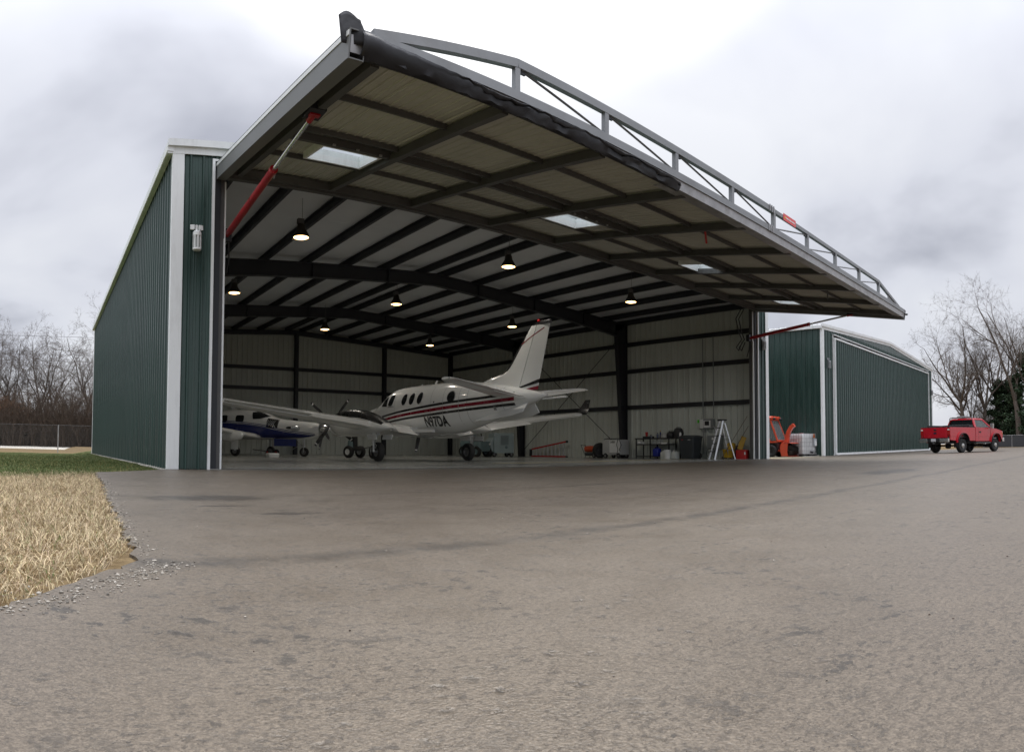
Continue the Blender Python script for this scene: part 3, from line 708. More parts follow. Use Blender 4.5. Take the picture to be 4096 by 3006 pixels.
# truss that stiffens the outer edge
TB, TT, TY = 5.40, 5.86, -6.20
obj('truss_chord', MB().beam((DX0 + .1, TY, TB), (DX1, TY, TB), .10, .13), GREY, DOOR)
tp = [3.46, 5.30, 7.17, 9.10, 10.92, 12.72, 14.55, 16.42, 18.22]
mb = MB(); mb.beam((1.22, TY, 5.47), (3.46, TY, TT), .09, .12); mb.beam((3.46, TY, TT), (10.92, TY, TT), .09, .12); obj('truss_chord', mb, GREY, DOOR)
mb = MB(); mb.beam((10.92, TY, TT), (18.22, TY, TT), .085, .085); mb.beam((18.22, TY, TT), (20.45, TY, 5.44), .085, .085); obj('truss_chord', mb, GREY, DOOR)
for i, x in enumerate(tp): obj('truss_post', MB().bx((x - .045, TY - .04, TB + .06), (x + .045, TY + .04, TT - .045)), GREY, DOOR)
for i in range(8):
    a, b = tp[i], tp[i + 1]
    p, q = ((a + .03, TY, TT - .05), (b - .03, TY, TB + .07)) if i < 4 else ((a + .03, TY, TB + .07), (b - .03, TY, TT - .05))
    d = obj('truss_diagonal', MB().tube([p, q], .018, 6), DGREY if i < 4 else GREY, DOOR)
    e_ = q if i >= 4 else p; obj('gusset', MB().box((e_[0] - .06 if i >= 4 else e_[0] + .05, TY, TT - .085), (.16, .03, .06)), DARK, DOOR)
obj('gusset', MB().prism([(19.2, 5.46), (20.3, 5.46), (19.2, 5.68)], TY - .01, TY + .01), GREY, DOOR)
for x, z in ((10.75, TT), (10.72, TB)):
    mb = MB()
    for k in range(3): mb.bx((x - .11 + k * .09, TY - .066, z - .075), (x - .07 + k * .09, TY - .05, z + .075))
    obj('splice_plate', mb, GALV, DOOR)
# red maker's plate; its small lettering cannot be read
pl = obj('maker_plate', MB().bx((11.32, TY - .058, 5.775), (11.97, TY - .05, 5.935)), mat('red_sign', (.75, .09, .09), .4, 0, .04), DOOR)
mb = MB(); mb.bx((11.38, TY - .062, 5.83), (11.43, TY - .059, 5.875)); obj('plate_mark', mb, mat('sign_yellow', (.8, .6, .05), .4, 0, 0), DOOR)
mb = MB(); q = random.Random(2); x = 11.46
while x < 11.92:
    w_ = q.uniform(.012, .03); mb.bx((x, TY - .062, 5.835), (x + w_, TY - .059, 5.835 + q.uniform(.025, .04))); x += w_ + .008
obj('plate_mark', mb, mat('sign_white', (.85, .8, .8), .4, 0, 0), DOOR)
# lock handles hanging from two ribs
for x, v in ((9.87, 5.1), (16.47, 5.2)):
    obj('lock_handle', MB().beam(dp(x + .0, v, -.1), dp(x + .10, v, -.34), .04, .03), RED if x < 10 else DGREY, DOOR)
for x in np.linspace(2.2, 3.1, 3).tolist() + [7.9, 8.25, 8.6, 8.95]: obj('bolt_head', MB().box(dp(x, 2.97, -.05), (.05, .03, .03)), GALV, DOOR)

# ---------------------------------------------------------------- hydraulic rams
def ram(xl, xu, frac):
    lo = V(xl, .10, 4.86); up = dp(xu, 4.28, -.10); d = (up - lo); L = d.length; d.normalize(); e_ = lo + d * L * frac
    r_ = bpy.data.objects.new('hydraulic_ram', None); col.objects.link(r_); r_.parent = H1
    mb = MB(); mb.tube([lo, lo + d * .12, lo + d * .14, e_ - d * .10, e_ - d * .09, e_], [.045, .05, .066, .066, .074, .074], 20); obj('ram_barrel', mb, RED, r_, smooth=40)
    obj('ram_rod', MB().tube([e_, up - d * .16], .034, 16), CHROME, r_, smooth=40)
    mb = MB(); mb.tube([up - d * .20, up], .05, 14); mb.box(up, (.16, .09, .09)); obj('ram_clevis', mb, RED, r_, smooth=40)
    mb = MB(); mb.tube([e_ - d * .15 + V(.05, -.07, -.02), e_ - d * .30 + V(.08, -.09, -.03)], .014, 8); obj('ram_fitting', mb, ALU, r_)
    hs = MB().tube([lo + V(.02, .02, .02), lo + V(.05, .06, -.15), lo + V(.08, .12, -.45), lo + V(.05, .2, -.75)], .018, 8); obj('ram_hose', hs, BLACKPL, r_, smooth=60)
    obj('ram_bracket', MB().bx((xl - .10, .10, 4.74), (xl + .10, .24, 5.0)), DARK, r_)
    obj('ram_bracket', MB().box(up + V(0, 0, .06), (.26, .34, .16)), DARK, r_)
ram(1.16, 1.29, .62); ram(20.80, 20.92, .60)
for k, (xa, ya) in enumerate(((20.62, .30), (20.5, .36))):
    pts = [(xa, ya, 6.0), (xa - .22, ya + .1, 5.6), (xa - .1, ya + .05, 5.1), (xa + .05, ya, 4.8), (xa - .2, ya + .1, 4.45), (xa - .02, ya + .1, 4.35), (xa + .1, ya, 4.7)]
    obj('hydraulic_hose', MB().tube(pts, .022, 8), BLACKPL, H1, smooth=60)

# ================================================================== the second hangar, closed
H2 = hangar(28.35, 0.30, 'green metal hangar with its wide door shut, white tank at its corner', False)
def h2p(name, mb, m): return obj(name, mb, m, H2)
D2 = bpy.data.objects.new('hangar_door', None); col.objects.link(D2); D2.parent = H2
k = 21; w_ = (W - 2.9) / k
for i in range(k): panel(D2, (1.45 + w_ * i, -.10, .09), (1, 0, 0), (0, 0, 1), w_, 6.0, GREEN, 'door_panel')
for a, b in (((1.38, -.16, .03), (1.46, -.08, 6.14)), ((W - 1.46, -.16, .03), (W - 1.38, -.08, 6.14)), ((1.462, -.16, 6.06), (W - 1.462, -.08, 6.14)), ((1.462, -.17, .02), (W - 1.462, -.08, .13))):
    obj('door_trim', MB().bx(a, b), TRIM, D2)
h2p('door_hood', MB().prism([(-.03, 6.34), (-.13, 6.31), (-.13, 6.27), (-.03, 6.27)], 1.30, W - 1.30, 'x'), TRIM)
h2p('door_trim', MB().bx((1.30, -.07, 0), (1.37, -.035, 6.27)), TRIM); h2p('door_trim', MB().bx((W - 1.37, -.07, 0), (W - 1.30, -.035, 6.27)), TRIM)
h2p('footing', MB().bx((-.06, .2, -.3), (-.012, DEP, .06)), CONC)

# ---------------------------------------------------------------- outdoor wall lights (caged jar type)
def wall_light(loc, label, body):
    t = thing('wall_light', label, 'wall light', loc)
    mb = MB(); mb.box((0, .035, .30), (.05, .05, .14)); mb.box((-.085, .02, .315), (.09, .05, .10), Matrix.Rotation(R(-14), 3, 'Z')); mb.box((.085, .02, .315), (.09, .05, .10), Matrix.Rotation(R(14), 3, 'Z')); obj('bracket', mb, body, t, bev=.006)
    obj('cap', MB().lathe([(.0, .225), (.06, .225), (.085, .20), (.09, .13), (.082, .12)], (0, -.045, 0), 20), body, t, smooth=40)
    obj('globe', MB().lathe([(.066, .125), (.066, -.13), (.0, -.14)], (0, -.045, 0), 20), mat('frosted_glass', (.30, .32, .31), .25, 0, .05), t, smooth=40)
    mb = MB()
    for j in range(8):
        a = j * math.pi / 4; p = V(.08 * math.cos(a), -.045 + .08 * math.sin(a), 0); mb.beam(p + V(0, 0, .13), p + V(0, 0, -.13), .028, .012, (math.cos(a), math.sin(a), 0))
    obj('cage', mb, body, t)
    obj('base_ring', MB().lathe([(.06, -.125), (.088, -.125), (.09, -.155), (.075, -.17), (.0, -.172)], (0, -.045, 0), 20), body, t, smooth=40)
wall_light((.47, -.09, 4.58), 'white caged light on green strip beside the raised door, near the lawn', PLASTW)
wall_light((21.52, -.09, 4.62), 'grey caged light on green wall strip beside the snow blower', mat('weathered_grey', (.35, .36, .36), .5, 0, .1))
wall_light((28.35 + .62, .20, 4.62), 'small caged light between white corner trim and closed hangar door', GREY)
wall_light((28.35 + W - .45, .20, 4.62), 'small caged light on the closed hangar wall end nearest the tall bare trees', GREY)

# ---------------------------------------------------------------- high-bay lamps
LENS = M_lamp(); proto = None
for i, (x, y) in enumerate(((3.66, 2.27), (9.75, 1.62), (15.86, 2.17), (3.81, 8.84), (9.68, 7.98), (16.0, 8.97), (9.56, 14.19), (16.1, 15.7))):
    if proto is None:
        proto = thing('high_bay_lamp', 'lit warm bell shaped lamp hanging under the dark roof purlins', 'lamp', (x, y, 5.72), 0, 'lit lamps hung from the hangar roof')
        obj('housing', MB().lathe([(.0, .34), (.085, .34), (.10, .31), (.12, .20), (.19, .09), (.205, .02), (.195, .0), (.17, .03)], n=28), mat('lamp_housing', (.035, .03, .022), .4, .3, .1), proto, smooth=40)
        obj('lens', MB().lathe([(.19, .004), (.15, -.012), (.0, -.018)], n=28), LENS, proto, smooth=50)
        obj('ballast', MB().box((-.02, 0, .41), (.16, .12, .13)), mat('lamp_ballast', (.10, .10, .10), .5, .2, .1), proto, bev=.008)
        obj('hanger', MB().tube([(.03, 0, .46), (.03, 0, 1.15)], .006, 5), DGREY, proto)
        bl = bpy.data.lights.new('lamp_bulb', 'SPOT'); bl.energy = 125; bl.spot_size = R(150); bl.spot_blend = .6; bl.shadow_soft_size = .17; bl.color = (1.0, .95, .86)
        bo = bpy.data.objects.new('lamp_bulb', bl); col.objects.link(bo); bo.parent = proto; bo.location = (0, 0, -.03)
        l_ = proto
    else:
        l_ = copy_tree(proto); l_.location = (x, y, 5.72)
# ------------------------------------------------------------------ aircraft
def hermite(xs, ys, x):
    xs = np.asarray(xs, float); ys = np.asarray(ys, float); d = np.diff(ys) / np.diff(xs); m = np.empty_like(ys)
    m[1:-1] = np.where(d[:-1] * d[1:] > 0, 2 * d[:-1] * d[1:] / (d[:-1] + d[1:] + 1e-12), 0); m[0], m[-1] = d[0], d[-1]
    i = np.clip(np.searchsorted(xs, x) - 1, 0, len(xs) - 2); h = xs[i + 1] - xs[i]; t = (x - xs[i]) / h
    return (2 * t**3 - 3 * t**2 + 1) * ys[i] + (t**3 - 2 * t**2 + t) * h * m[i] + (-2 * t**3 + 3 * t**2) * ys[i + 1] + (t**3 - t**2) * h * m[i + 1]
class Body:
    """fuselage: stations (x, half width, bottom z, top z), superellipse sections"""
    def __init__(s, st, n=2.35, yc=0.0):
        st = sorted(st); s.x = [a[0] for a in st]; s.w = [a[1] for a in st]; s.b = [a[2] for a in st]; s.t = [a[3] for a in st]; s.n = n; s.yc = yc
    def at(s, x): return float(hermite(s.x, s.w, x)), float(hermite(s.x, s.b, x)), float(hermite(s.x, s.t, x))
    def y(s, x, z):
        w, b, t = s.at(x); c, h = (b + t) / 2, (t - b) / 2; k = min(abs((z - c) / h), .9999); return w * (1 - k ** s.n) ** (1 / s.n)
    def ring(s, x, m, a0=0, a1=2 * math.pi, off=0.0):
        w, b, t = s.at(x); c, h = (b + t) / 2, (t - b) / 2; o = []
        full = abs(a1 - a0 - 2 * math.pi) < 1e-6
        for j in range(m if full else m + 1):
            a = a0 + (a1 - a0) * j / m; ca, sa = math.cos(a), math.sin(a)
            o.append(V(x, s.yc + (w + off) * math.copysign(abs(ca) ** (2 / s.n), ca), c + (h + off) * math.copysign(abs(sa) ** (2 / s.n), sa)))
        return o
    def mesh(s, k=60, m=36):
        xs = [s.x[0] + (s.x[-1] - s.x[0]) * (0.5 - 0.5 * math.cos(math.pi * i / k)) for i in range(k + 1)]
        return MB().loft([s.ring(x, m) for x in xs])
    def band(s, xs, zlo, zhi, side, off=.004, nz=4):
        """strip lying on the skin between two height curves"""
        rows = []
        for x in xs:
            r_ = []
            for j in range(nz + 1):
                z = zlo(x) + (zhi(x) - zlo(x)) * j / nz; r_.append(V(x, s.yc + side * (s.y(x, z) + off), z))
            rows.append(r_)
        return MB().loft(rows, close=False)
    def decal(s, cx, cz, outline, side, off=.010, grow=6):
        """filled outline (x, z offsets) lying on the skin, as a fan of rings"""
        k_ = max(1, 24 // len(outline)); outline = [(a[0] + (b[0] - a[0]) * i / k_, a[1] + (b[1] - a[1]) * i / k_) for a, b in zip(outline, outline[1:] + outline[:1]) for i in range(k_)]
        rows = [[V(cx + px * r_, s.yc + side * (s.y(cx + px * r_, cz + pz * r_) + off), cz + pz * r_) for px, pz in outline] for r_ in [i / grow for i in range(1, grow + 1)]]
        mb = MB(); mb.loft(rows, cap=False); mb.add(rows[0], [tuple(range(len(outline)))]); return mb
def ellipse(rx, rz, n=24, tilt=0, p=2.0):
    o = []
    for i in range(n):
        a = 2 * math.pi * i / n; ca, sa = math.cos(a), math.sin(a); u = rx * math.copysign(abs(ca) ** (2 / p), ca); w = rz * math.copysign(abs(sa) ** (2 / p), sa)
        o.append((u + w * tilt, w))
    return o
AF = [(1.0, .004), (.8, .045), (.6, .085), (.4, .108), (.25, .108), (.12, .088), (.05, .060), (.012, .028), (0, 0), (.012, -.018), (.05, -.032), (.12, -.042), (.25, -.048), (.4, -.046), (.6, -.034), (.8, -.016), (1.0, -.002)]
def wing_mb(secs, t=1.0, c0=0.0, c1=1.0):
    """secs: (le point, chord length, thickness axis vector); chordwise part c0..c1; chord runs towards -x"""
    rings = []
    for (le, ch, up) in secs:
        le = Vector(le); up = Vector(up); r_ = []
        pts = [(a, b) for a, b in AF if c0 - 1e-6 <= a <= c1 + 1e-6]
        if c1 < 1: pts = [(c1, float(np.interp(c1, [p[0] for p in AF[:9]][::-1], [p[1] for p in AF[:9]][::-1])))] + pts + [(c1, float(np.interp(c1, [p[0] for p in AF[8:]], [p[1] for p in AF[8:]])))]
        if c0 > 0: 
            tp_ = float(np.interp(c0, [p[0] for p in AF[:9]][::-1], [p[1] for p in AF[:9]][::-1])); bt_ = float(np.interp(c0, [p[0] for p in AF[8:]], [p[1] for p in AF[8:]]))
            pts = [(a, b) for a, b in AF[:9] if a > c0] + [(c0, tp_), (c0, bt_)] + [(a, b) for a, b in AF[8:] if a > c0]
        for a, b in pts: r_.append(le + V(-a * ch, 0, 0) + up * (b * ch * t))
        rings.append(r_)
    return MB().loft(rings)
def text_mb(s, size, wide, place):
    cu = bpy.data.curves.new('lettering', 'FONT'); cu.body = s; cu.size = size; cu.offset = size * .036; cu.resolution_u = 4
    o = bpy.data.objects.new('lettering', cu); col.objects.link(o); dg = bpy.context.evaluated_depsgraph_get(); me = bpy.data.meshes.new_from_object(o.evaluated_get(dg))
    bm = bmesh.new(); bm.from_mesh(me); bmesh.ops.triangulate(bm, faces=bm.faces)
    bmesh.ops.subdivide_edges(bm, edges=[e_ for e_ in bm.edges if e_.calc_length() > size * .25], cuts=2, use_grid_fill=False); bmesh.ops.triangulate(bm, faces=bm.faces)
    mb = MB(); mb.v = [tuple(place(v.co.x * wide, v.co.y)) for v in bm.verts]; bm.verts.index_update(); mb.f = [tuple(v.index for v in f.verts) for f in bm.faces]; bm.free()
    bpy.data.objects.remove(o); bpy.data.curves.remove(cu); bpy.data.meshes.remove(me); return mb
def wheel(parent, c, r, w, axis='y', rim=mat('cast_rim', (.20, .20, .20), .45, .5, .1), hubr=.5, name='wheel'):
    t = bpy.data.objects.new(name, None); col.objects.link(t); t.parent = parent; t.location = c
    pr = [(r * hubr, -w * .42), (r * .70, -w * .50), (r * .90, -w * .46), (r * .985, -w * .30), (r, -w * .1), (r, w * .1), (r * .985, w * .30), (r * .90, w * .46), (r * .70, w * .50), (r * hubr, w * .42)]
    obj('tyre', MB().lathe(pr, (0, 0, 0), 32, axis), TYRE, t, smooth=35)
    pr = [(0, -w * .30), (r * .16, -w * .32), (r * .2, -w * .22), (r * .38, -w * .2), (r * .46, -w * .36), (r * .52, -w * .42), (r * .52, w * .42), (r * .46, w * .36), (r * .38, w * .2), (r * .2, w * .22), (r * .16, w * .32), (0, w * .30)]
    obj('rim', MB().lathe(pr, (0, 0, 0), 28, axis), rim, t, smooth=35)
    return t
def prop(parent, c, nb, L, a0, hub=.16, spin=.52, mblade=None, mspin=None):
    t = bpy.data.objects.new('propeller', None); col.objects.link(t); t.parent = parent; t.location = c
    obj('spinner', MB().lathe([(hub * 1.0, -.10), (hub * 1.02, 0), (hub * .95, spin * .25), (hub * .76, spin * .55), (hub * .42, spin * .85), (.02, spin)], (0, 0, 0), 28, 'x'), mspin or CHROME, t, smooth=50)
    for k in range(nb):
        a = a0 + 2 * math.pi * k / nb; rad = V(0, math.cos(a), math.sin(a)); tan = V(0, -math.sin(a), math.cos(a)); rings = []
        for f, ch, tw in ((.10, .07, 62), (.2, .11, 55), (.4, .155, 40), (.65, .15, 28), (.88, .125, 20), (.98, .10, 17), (1.0, .05, 17)):
            ax = (V(1, 0, 0) * math.sin(R(tw)) + tan * math.cos(R(tw))); th = ax.cross(rad); p = rad * (f * L)
            rings.append([p + ax * (ch / 2), p + th * (.016 * (1.3 - f)), p - ax * (ch / 2), p - th * (.010 * (1.3 - f))])
        b_ = obj('blade', MB().loft(rings), mblade or BLACKP, t, smooth=50)
        tipm = MB().loft([[q + (q - V(0, 0, 0)).normalized() * 0 for q in [rad * (f * L) + v_ for v_ in ((V(1, 0, 0) * math.sin(R(17)) + tan * math.cos(R(17))) * .058, tan.cross(rad) * .012, -(V(1, 0, 0) * math.sin(R(17)) + tan * math.cos(R(17))) * .058, -tan.cross(rad) * .012)]] for f in (.90, .945)])
        obj('blade_tip', tipm, mat('blade_tip_white', (.6, .6, .6), .4, 0, 0), t)
    return t

# ---------------------------------------------------------------- white twin turboprop
KA = thing('twin_turboprop', 'white twin turboprop with red and black stripes, lettered N97DA', 'airplane', (10.2, 6.73, 0.013), R(91.5))
FU = Body([(4.66, .03, 1.38, 1.46), (4.50, .16, 1.22, 1.60), (4.1, .34, 1.06, 1.80), (3.4, .50, .97, 1.98), (2.75, .60, .93, 2.08), (2.25, .665, .92, 2.28), (1.75, .70, .92, 2.53), (1.3, .72, .92, 2.635), (.3, .73, .92, 2.665), (-1.2, .73, .93, 2.66), (-2.0, .715, .97, 2.64), (-2.8, .64, 1.11, 2.58), (-3.6, .52, 1.30, 2.48), (-4.4, .385, 1.50, 2.37), (-5.1, .25, 1.68, 2.25), (-5.7, .13, 1.83, 2.11), (-6.08, .03, 1.94, 2.02)])
obj('fuselage', FU.mesh(110, 64), WHITEP, KA, smooth=50)
xs = np.linspace(2.15, -5.0, 70)
zt = lambda x: float(hermite([-5.6, -4.18, -1.55, .4, 2.2], [2.17, 2.06, 1.915, 1.78, 1.59], x))
zb = lambda x: float(hermite([-5.6, -4.8, -1.77, .2, 2.2], [1.76, 1.715, 1.55, 1.45, 1.29], x))
def sub(a, b): return (lambda x: zb(x) + (zt(x) - zb(x)) * a), (lambda x: zb(x) + (zt(x) - zb(x)) * b)
for sd in (1, -1):
    for (a, b, m_) in ((.80, 1.0, BLACKP), (.36, .63, CRIMSON), (0, .20, BLACKP)):
        lo_, hi_ = sub(a, b); obj('stripe', FU.band(xs, lo_, hi_, sd), m_, KA, smooth=50)
    # cabin windows, the round one in the airstair door, cockpit windows
    for x in (.32, -.17, -.67): obj('cabin_window', FU.decal(x, 2.15, ellipse(.155, .20, tilt=-.12), sd), GLASSD, KA, smooth=60)
    dw_ = obj('door_window', FU.decal(-2.42, 2.10, ellipse(.175, .175), sd), GLASSD, KA, smooth=60)
    obj('window_ring', FU.decal(-2.42, 2.10, ellipse(.20, .20), sd, .003), mat('window_seal', (.30, .31, .31), .4, 0, .05), KA, smooth=60)
    obj('cockpit_window', FU.decal(1.22, 2.17, ellipse(.17, .20, 20, -.22, 3.5), sd), GLASSD, KA, smooth=60)
    obj('cockpit_window', FU.decal(1.70, 2.13, [(-.20, -.17), (.26, -.15), (.10, .10), (-.17, .20)], sd), GLASSD, KA)
mb = MB(); rows = []
for x in np.linspace(2.55, 1.88, 10):
    r_ = FU.ring(x, 30, R(38), R(142), .006); rows.append(r_)
mb.loft(rows, close=False); obj('windshield', mb, GLASSD, KA, smooth=60)
obj('registration', text_mb('N97DA', .45, .88, lambda a, b: V(-.93 - a, FU.y(-.93 - a, 1.185 + b) + .009, 1.185 + b)), BLACKP, KA)
# wings
for sd in (1, -1):
    zw = lambda y: .97 + (abs(y) - .6) * .123
    secs = [((1.40, sd * .45, zw(.55)), 2.30, (0, 0, 1)), ((1.28, sd * .9, zw(.9)), 2.12, (0, 0, 1)), ((1.12, sd * 2.6, zw(2.6)), 1.78, (0, 0, 1)), ((.62, sd * 7.55, zw(7.55)), 1.06, (0, 0, 1)), ((.42, sd * 7.85, zw(7.85) + .02), .80, (0, 0, 1))]
    wg = obj('wing', wing_mb(secs, 1.25, 0, .74), WHITEP, KA, smooth=40)
    obj('deice_boot', wing_mb([((a[0][0] + .006, a[0][1], a[0][2]), a[1] * .055 * 1.0 + .02, a[2]) for a in secs[2:4]], 6.0, 0, 1), BLACKP, KA, smooth=40)
    def surf(y0, y1, drop, nm):
        s2 = []
        for y in (y0, y1):
            le = np.interp(abs(y), [.45, .9, 2.6, 7.55], [1.40, 1.28, 1.12, .62]); ch = np.interp(abs(y), [.45, .9, 2.6, 7.55], [2.30, 2.12, 1.78, 1.06])
            s2.append((V(le, sd * y, zw(y)), ch))
        rings = []
        for le, ch in s2:
            hx, hz = le.x - .745 * ch, le.z + .02 * ch; tx = hx - .265 * ch * math.cos(R(drop)); tz = hz - .265 * ch * math.sin(R(drop)); t_ = .07 * ch
            rings.append([V(hx, le.y, hz + t_ * .62), V((hx + tx) / 2, le.y, (hz + tz) / 2 + t_ * .36), V(tx, le.y, tz), V((hx + tx) / 2, le.y, (hz + tz) / 2 - t_ * .2), V(hx, le.y, hz - t_ * .42)])
        return obj(nm, MB().loft(rings), WHITEP, KA, smooth=40)
    surf(.86, 1.55, 16, 'flap'); surf(2.48, 4.55, 12, 'flap'); surf(4.60, 7.35, 1, 'aileron')
    wl_ = MB(); rings = []
    for (x, y, z, ch, t_) in ((.40, 7.84, zw(7.84) + .03, .80, .05), (.30, 7.98, zw(7.98) + .10, .70, .045), (.16, 8.07, zw(8) + .30, .52, .035), (-.10, 8.14, zw(8) + .66, .30, .02)):
        rings.append([V(x, sd * y, z), V(x - ch * .4, sd * (y + t_), z), V(x - ch, sd * y, z), V(x - ch * .4, sd * (y - t_), z)])
    wl_.loft(rings); obj('winglet', wl_, BLACKP if sd < 0 else BLACKP, KA, smooth=40)
    # engine nacelle with blackened top, exhaust stacks, intake
    NC = Body([(3.22, .20, 1.14, 1.56), (2.9, .30, .98, 1.68), (2.4, .36, .87, 1.77), (1.7, .385, .83, 1.80), (.9, .385, .84, 1.76), (.2, .36, .90, 1.62), (-.4, .30, .98, 1.42), (-.9, .17, 1.04, 1.22), (-1.15, .04, 1.09, 1.13)], 2.3, sd * 2.02)
    obj('nacelle', NC.mesh(40, 28), WHITEP, KA, smooth=45)
    mb = MB(); mb.loft([NC.ring(x, 16, R(22), R(158), .007) for x in np.linspace(2.55, -.75, 26)], close=False); obj('nacelle_top', mb, mat('black_anti_glare', (.012, .012, .012), .28, 0, .1), KA, smooth=60)
    for s3 in (-1, 1):
        obj('exhaust_stack', MB().tube([(2.55, sd * 2.02 + s3 * .28, 1.48), (2.35, sd * 2.02 + s3 * .42, 1.50), (2.05, sd * 2.02 + s3 * .50, 1.50)], [.07, .075, .07], 14), mat('exhaust_steel', (.20, .18, .16), .35, .8, .2), KA, smooth=50)
    obj('intake', MB().tube([(3.26, sd * 2.02, 1.10), (3.05, sd * 2.02, 1.04), (2.6, sd * 2.02, .98)], [.13, .17, .14], 18), WHITEP, KA, smooth=50)
    prop(KA, V(3.36, sd * 2.02, 1.40), 4, 1.14, R(38) if sd > 0 else R(12), .15, .42)
    # main gear
    gy = sd * 1.945
    lg = bpy.data.objects.new('main_gear', None); col.objects.link(lg); lg.parent = KA
    obj('strut', MB().tube([(.02, gy + sd * .13, 1.0), (.02, gy + sd * .13, .62), (.02, gy + sd * .13, .60), (.02, gy + sd * .13, .33)], [.055, .055, .04, .04], 14), WHITEP, lg, smooth=40)
    obj('axle', MB().tube([(.02, gy + sd * .15, .33), (.02, gy - sd * .06, .33)], .04, 12), ALU, lg, smooth=40)
    mb = MB(); mb.tube([(.02, gy + sd * .13, .66), (-.16, gy + sd * .13, .53), (.0, gy + sd * .13, .38)], .016, 6); mb.tube([(-.28, gy + sd * .13, .98), (.0, gy + sd * .13, .60)], .022, 8); mb.tube([(.02, gy - sd * .12, 1.0), (.02, gy + sd * .12, .66)], .02, 8); obj('drag_brace', mb, ALU, lg, smooth=40)
    obj('gear_door', MB().beam((.30, gy + sd * .36, .99), (-.55, gy + sd * .36, .99), .012, .5, (0, sd * .35, 1)), WHITEP, lg) if False else None
    for s3 in (-1, 1): obj('gear_door', MB().box((-.15, gy + s3 * .30, .82), (.62, .015, .18), Matrix.Rotation(R(-s3 * 14), 3, 'X')), WHITEP, lg)
    wheel(KA, V(.02, gy - sd * .04, .325), .325, .215)
# nose gear
lg = bpy.data.objects.new('nose_gear', None); col.objects.link(lg); lg.parent = KA
obj('strut', MB().tube([(3.72, 0, 1.05), (3.75, 0, .42)], .05, 12), WHITEP, lg, smooth=40); obj('fork', MB().tube([(3.75, -.1, .28), (3.75, -.1, .45), (3.75, .1, .45), (3.75, .1, .28)], .025, 8), ALU, lg, smooth=40)
wheel(KA, V(3.75, 0, .265), .265, .16)
# tail
FINZ = [1.95, 2.2, 2.45, 2.67, 2.78, 2.86, 3.2, 3.57, 3.78, 4.0, 4.1]
LE = lambda z: float(np.interp(z, [1.95, 2.45, 2.60, 2.67, 2.76, 2.86, 3.1, 3.57, 3.78, 4.02, 4.1], [-3.0, -3.05, -3.4, -3.98, -4.28, -4.43, -4.66, -5.06, -5.22, -5.45, -5.62]))
HI = lambda z: float(np.interp(z, [1.95, 4.1], [-4.92, -5.76])); TE = lambda z: float(np.interp(z, [1.95, 2.12, 2.47, 4.1], [-5.64, -5.69, -5.80, -6.25]))
zs = list(np.linspace(2.2, 4.0, 22))
def vsec(z, a, b, t0, t1):
    xs_ = np.linspace(a, b, 7); pr = [t0 + (t1 - t0) * k / 6 for k in range(7)]
    if t0 == 0: pr = [0.0, .55 * t1, .8 * t1, .95 * t1, t1, t1, t1]
    return [V(x, p, z) for x, p in zip(xs_, pr)] + [V(x, -p, z) for x, p in zip(xs_[::-1], pr[::-1])]
th = lambda z: float(np.interp(z, [2.0, 4.1], [.105, .05]))
obj('fin', MB().loft([vsec(z, LE(z), HI(z) + .015, 0.0, th(z)) for z in zs]), WHITEP, KA, smooth=40)
obj('rudder', MB().loft([vsec(z, HI(z) - .015, TE(z), th(z), .006) for z in zs]), WHITEP, KA, smooth=40)
obj('fin_cap', MB().loft([vsec(z, LE(z) - k, TE(z), 0.002, th(4.0) * q) for z, k, q in ((4.001, 0, 1.02), (4.06, .04, .9), (4.11, .12, .4), (4.12, .2, .1))]), BLACKP, KA, smooth=40)
obj('fin_boot', MB().loft([vsec(z, LE(z) + .012, LE(z) - .10, 0.0, th(z) * .62) for z in np.linspace(2.7, 3.99, 16)]), BLACKP, KA, smooth=40)
